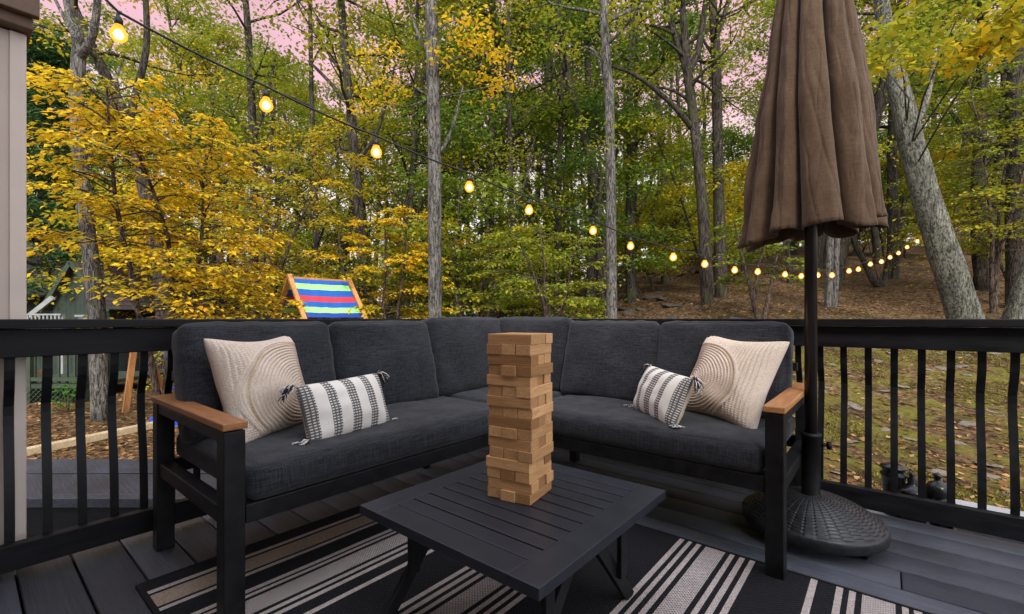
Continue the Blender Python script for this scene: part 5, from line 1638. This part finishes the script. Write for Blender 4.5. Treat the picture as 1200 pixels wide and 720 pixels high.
proto('tall', 'tall green forest tree', proto_tall(1, 15, .28, M['bark_dark']))
proto('tall', 'tall olive forest tree', proto_tall(2, 16, .40, M['bark_dark'], 3.3))
proto('tall', 'tall yellow green forest tree', proto_tall(3, 14, .52, M['bark_brown'], 2.9))
proto('tall', 'tall dark green forest tree', proto_tall(4, 17, .20, M['bark_dark'], 3.0, 15, .42))
proto('under', 'olive understory tree', proto_under(5, 5.6, .42, 2.1))
proto('under', 'green understory tree', proto_under(6, 6.4, .27, 2.2))
proto('under', 'yellow understory tree', proto_under(7, 5.0, .68, 2.0))
proto('under', 'yellow green understory tree', proto_under(8, 4.2, .54, 1.8))

def plant_forest():
    r = random.Random(31); spots = []
    def ok(rr, d, md):
        return all((rr - a) ** 2 + (d - b) ** 2 > md * md for a, b, _ in spots)
    want = [('tall', 78, 15.0, 34.0, 1.5), ('under', 92, 11.5, 32.0, 1.25)]
    for kind, n, d0, d1, md in want:
        tries = 0; c = 0
        while c < n and tries < 6000:
            tries += 1
            d = d0 + (d1 - d0) * r.random() ** 0.8; u = r.uniform(-1.16, 1.16); px = 600 + u * F
            if px < 130 and d < 19: continue
            if kind == 'under' and 725 < px < 1130 and d < 24 and r.random() < 0.62: continue
            if kind == 'under' and px > 725 and d < 14: continue
            if kind == 'tall' and 740 < px < 930 and r.random() < 0.72: continue
            rr = u * d
            if not ok(rr, d, md): continue
            yel = 0.75 if px < 500 else (0.12 if px < 720 else 0.25)
            cand = [p for p in PR if p[0] == kind]
            if kind == 'under':
                w = [1.0, 1.0 - yel * .6, yel * 1.6, 1.0]
            else:
                w = [1.0, 1.0, 0.5 + yel, 0.6]
            p = r.choices(cand, w)[0]
            spots.append((rr, d, (p, px))); c += 1
    keyed = {}
    for rr, d, (p, px) in spots:
        lm = min(LAND, key=lambda q: abs(q[0] - px)); dx = px - lm[0]
        rel = 'behind' if abs(dx) < 24 else ('left of' if dx < 0 else 'right of')
        keyed.setdefault((p[1], rel, lm[1]), []).append((d, rr, p))
    used = set()
    for (lab, rel, lm), L in keyed.items():
        L.sort(key=lambda q: q[0])
        for i, (d, rr, p) in enumerate(L):
            root = p[2]
            if root.name in used: root = copy_tree(p[2])
            used.add(p[2].name)
            q = rd(rr, d, ground_rd(rr, d))
            root.location = q; root.rotation_euler = (r.gauss(0, .03), r.gauss(0, .03), r.uniform(0, 6.28)); s = r.uniform(.82, 1.22); root.scale = (s, s, s * r.uniform(.92, 1.1))
            txt = f'{lab} {rel} {lm}' + (f', {RANK[min(i, 9)]} of these' if len(L) > 1 else '')
            tag(root, txt, 'tree', 'forest trees behind the deck')
plant_forest()

def far_woods():
    g = np.random.default_rng(77); r = random.Random(77)
    m = MB()
    for k in range(150):
        d = r.uniform(36, 62); u = r.uniform(-1.22, 1.22); z = ground_rd(u * d, d) - .3; h = r.uniform(9, 16)
        p = rd(u * d, d, z); q = p + Vector((r.gauss(0, .6), r.gauss(0, .6), h)); mid = p.lerp(q, .5) + Vector((r.gauss(0, .2), r.gauss(0, .2), 0))
        m.tube([p, mid, q], [r.uniform(.14, .26), .12, .03], 6, 0, False)
    nc = 2100; n = 32
    C = []; H = []
    for k in range(nc):
        d = r.uniform(34, 60); u = r.uniform(-1.25, 1.25); z = ground_rd(u * d, d) + 14.0 * r.random() ** 1.5 + .3
        C.append(tuple(rd(u * d, d, z))); H.append(min(1, max(0, r.gauss(.62 if u < -.2 else .46, .12))))
    idx = np.repeat(np.arange(nc), n); N = len(idx)
    P = np.array(C)[idx] + g.normal(0, 1, (N, 3)) * np.array([.75, .75, .32])
    a = g.uniform(0, 2 * PI, N); D = np.stack([np.cos(a), np.sin(a), g.normal(-.3, .3, N)], 1); D /= np.linalg.norm(D, axis=1, keepdims=True)
    Nn = np.stack([g.normal(0, .5, N), g.normal(0, .5, N), np.ones(N)], 1)
    L = g.uniform(.22, .42, N); V, Q = leaf_quads(P, D, Nn, L, L * .6)
    tv = np.array(m.v); tq = np.array(m.f)
    allV = np.concatenate([V, tv]); allQ = np.concatenate([Q, tq + len(V)])
    hue = np.concatenate([np.clip(np.array(H)[idx] + g.normal(0, .07, N), 0, 1), np.zeros(len(tq))])
    mi = np.concatenate([np.zeros(len(Q), int), np.ones(len(tq), int)])
    me = np_mesh('far_woods', allV, allQ, [M['leaf'], M['bark_dark']], hue=hue, midx=mi)
    tag(link('far_woods', me), 'far off autumn wood closing the view beyond the hill crest', 'woods', kind='stuff')
far_woods()

# ================================================================== SKY, SUN, CAMERA
def sky():
    w = bpy.data.worlds.new('World'); scene.world = w; w.use_nodes = True; nt = w.node_tree
    bg = nt.nodes['Background']; bg.inputs['Strength'].default_value = SKY_STRENGTH
    st = nt.nodes.new('ShaderNodeTexSky'); st.sky_type = 'NISHITA'; st.sun_disc = False
    st.sun_elevation = SUN_EL; st.sun_rotation = SUN_ROT; st.air_density = 1.2; st.dust_density = 2.5
    tc = nt.nodes.new('ShaderNodeTexCoord'); sp = nt.nodes.new('ShaderNodeSeparateXYZ'); nt.links.new(tc.outputs['Generated'], sp.inputs[0])
    mp = nt.nodes.new('ShaderNodeMapping'); mp.inputs['Scale'].default_value = (1, 1, 3.2); nt.links.new(tc.outputs['Generated'], mp.inputs['Vector'])
    cl = noise_n(nt, mp.outputs['Vector'], 2.2, 6, .55)
    zz = math_n(nt, 'ADD', sp.outputs[2], math_n(nt, 'MULTIPLY', math_n(nt, 'SUBTRACT', cl, .5), .35))
    r = ramp(nt, [(0.0, (5.6, 5.2, 5.1)), (0.25, (5.4, 4.8, 4.9)), (0.42, (4.6, 2.65, 3.05)), (0.62, (4.4, 2.45, 2.85)), (0.85, (8.0, 7.6, 8.2)), (1.0, (9.0, 9.4, 10.2))])
    nt.links.new(zz, r.inputs[0])
    # away from the sunset side the cloud deck is cool grey
    fw = math_n(nt, 'ADD', math_n(nt, 'MULTIPLY', sp.outputs[0], -ST), math_n(nt, 'MULTIPLY', sp.outputs[1], CT))
    f2 = ramp(nt, [(0.30, 0), (0.62, 1)]); nt.links.new(math_n(nt, 'MULTIPLY_ADD', fw, 0.5), f2.inputs[0]); f2.inputs[0].links[0].from_node.inputs[2].default_value = .5
    c = mixc(nt, f2.outputs[0], (9.6, 10.2, 11.4), r.outputs[0])
    cv = ramp(nt, [(0.3, 0.84), (0.7, 1.14)]); nt.links.new(cl, cv.inputs[0]); c = mixc(nt, 1.0, c, cv.outputs[0], 'MULTIPLY')
    nt.links.new(mixc(nt, 0.93, st.outputs[0], c), bg.inputs['Color'])
SUN_EL, SUN_AZ = math.radians(38), math.radians(-42)       # azimuth measured from +X
SUN_ROT = math.radians(90) - SUN_AZ
SKY_STRENGTH = 0.10
sky()
sl = bpy.data.lights.new('sun', 'SUN'); sl.energy = 1.5; sl.angle = math.radians(16); sl.color = (1.0, 0.95, 0.88)
so = bpy.data.objects.new('sun', sl); COL.objects.link(so)
dv = Vector((math.cos(SUN_AZ) * math.cos(SUN_EL), math.sin(SUN_AZ) * math.cos(SUN_EL), math.sin(SUN_EL)))
so.rotation_euler = dv.to_track_quat('Z', 'Y').to_euler()

cam = bpy.data.cameras.new('camera'); co = bpy.data.objects.new('camera', cam); COL.objects.link(co)
cam.sensor_width = 36; cam.sensor_fit = 'HORIZONTAL'; cam.lens = 16.0; cam.clip_start = 0.05; cam.clip_end = 1500
co.location = (0, 0, HC); co.rotation_euler = (math.radians(90), 0, TH); cam.shift_y = 13.0 / 1200
scene.camera = co

scene.render.engine = 'CYCLES'
c = scene.cycles
c.max_bounces = 5; c.diffuse_bounces = 3; c.glossy_bounces = 2; c.transmission_bounces = 3; c.transparent_max_bounces = 6
c.sample_clamp_indirect = 4.0; c.use_denoising = True
try: c.denoiser = 'OPENIMAGEDENOISE'
except Exception: pass
vs = scene.view_settings; vs.view_transform = 'Standard'; vs.look = 'None'; vs.exposure = 1.2; vs.gamma = 1.0; vs.use_curve_mapping = False
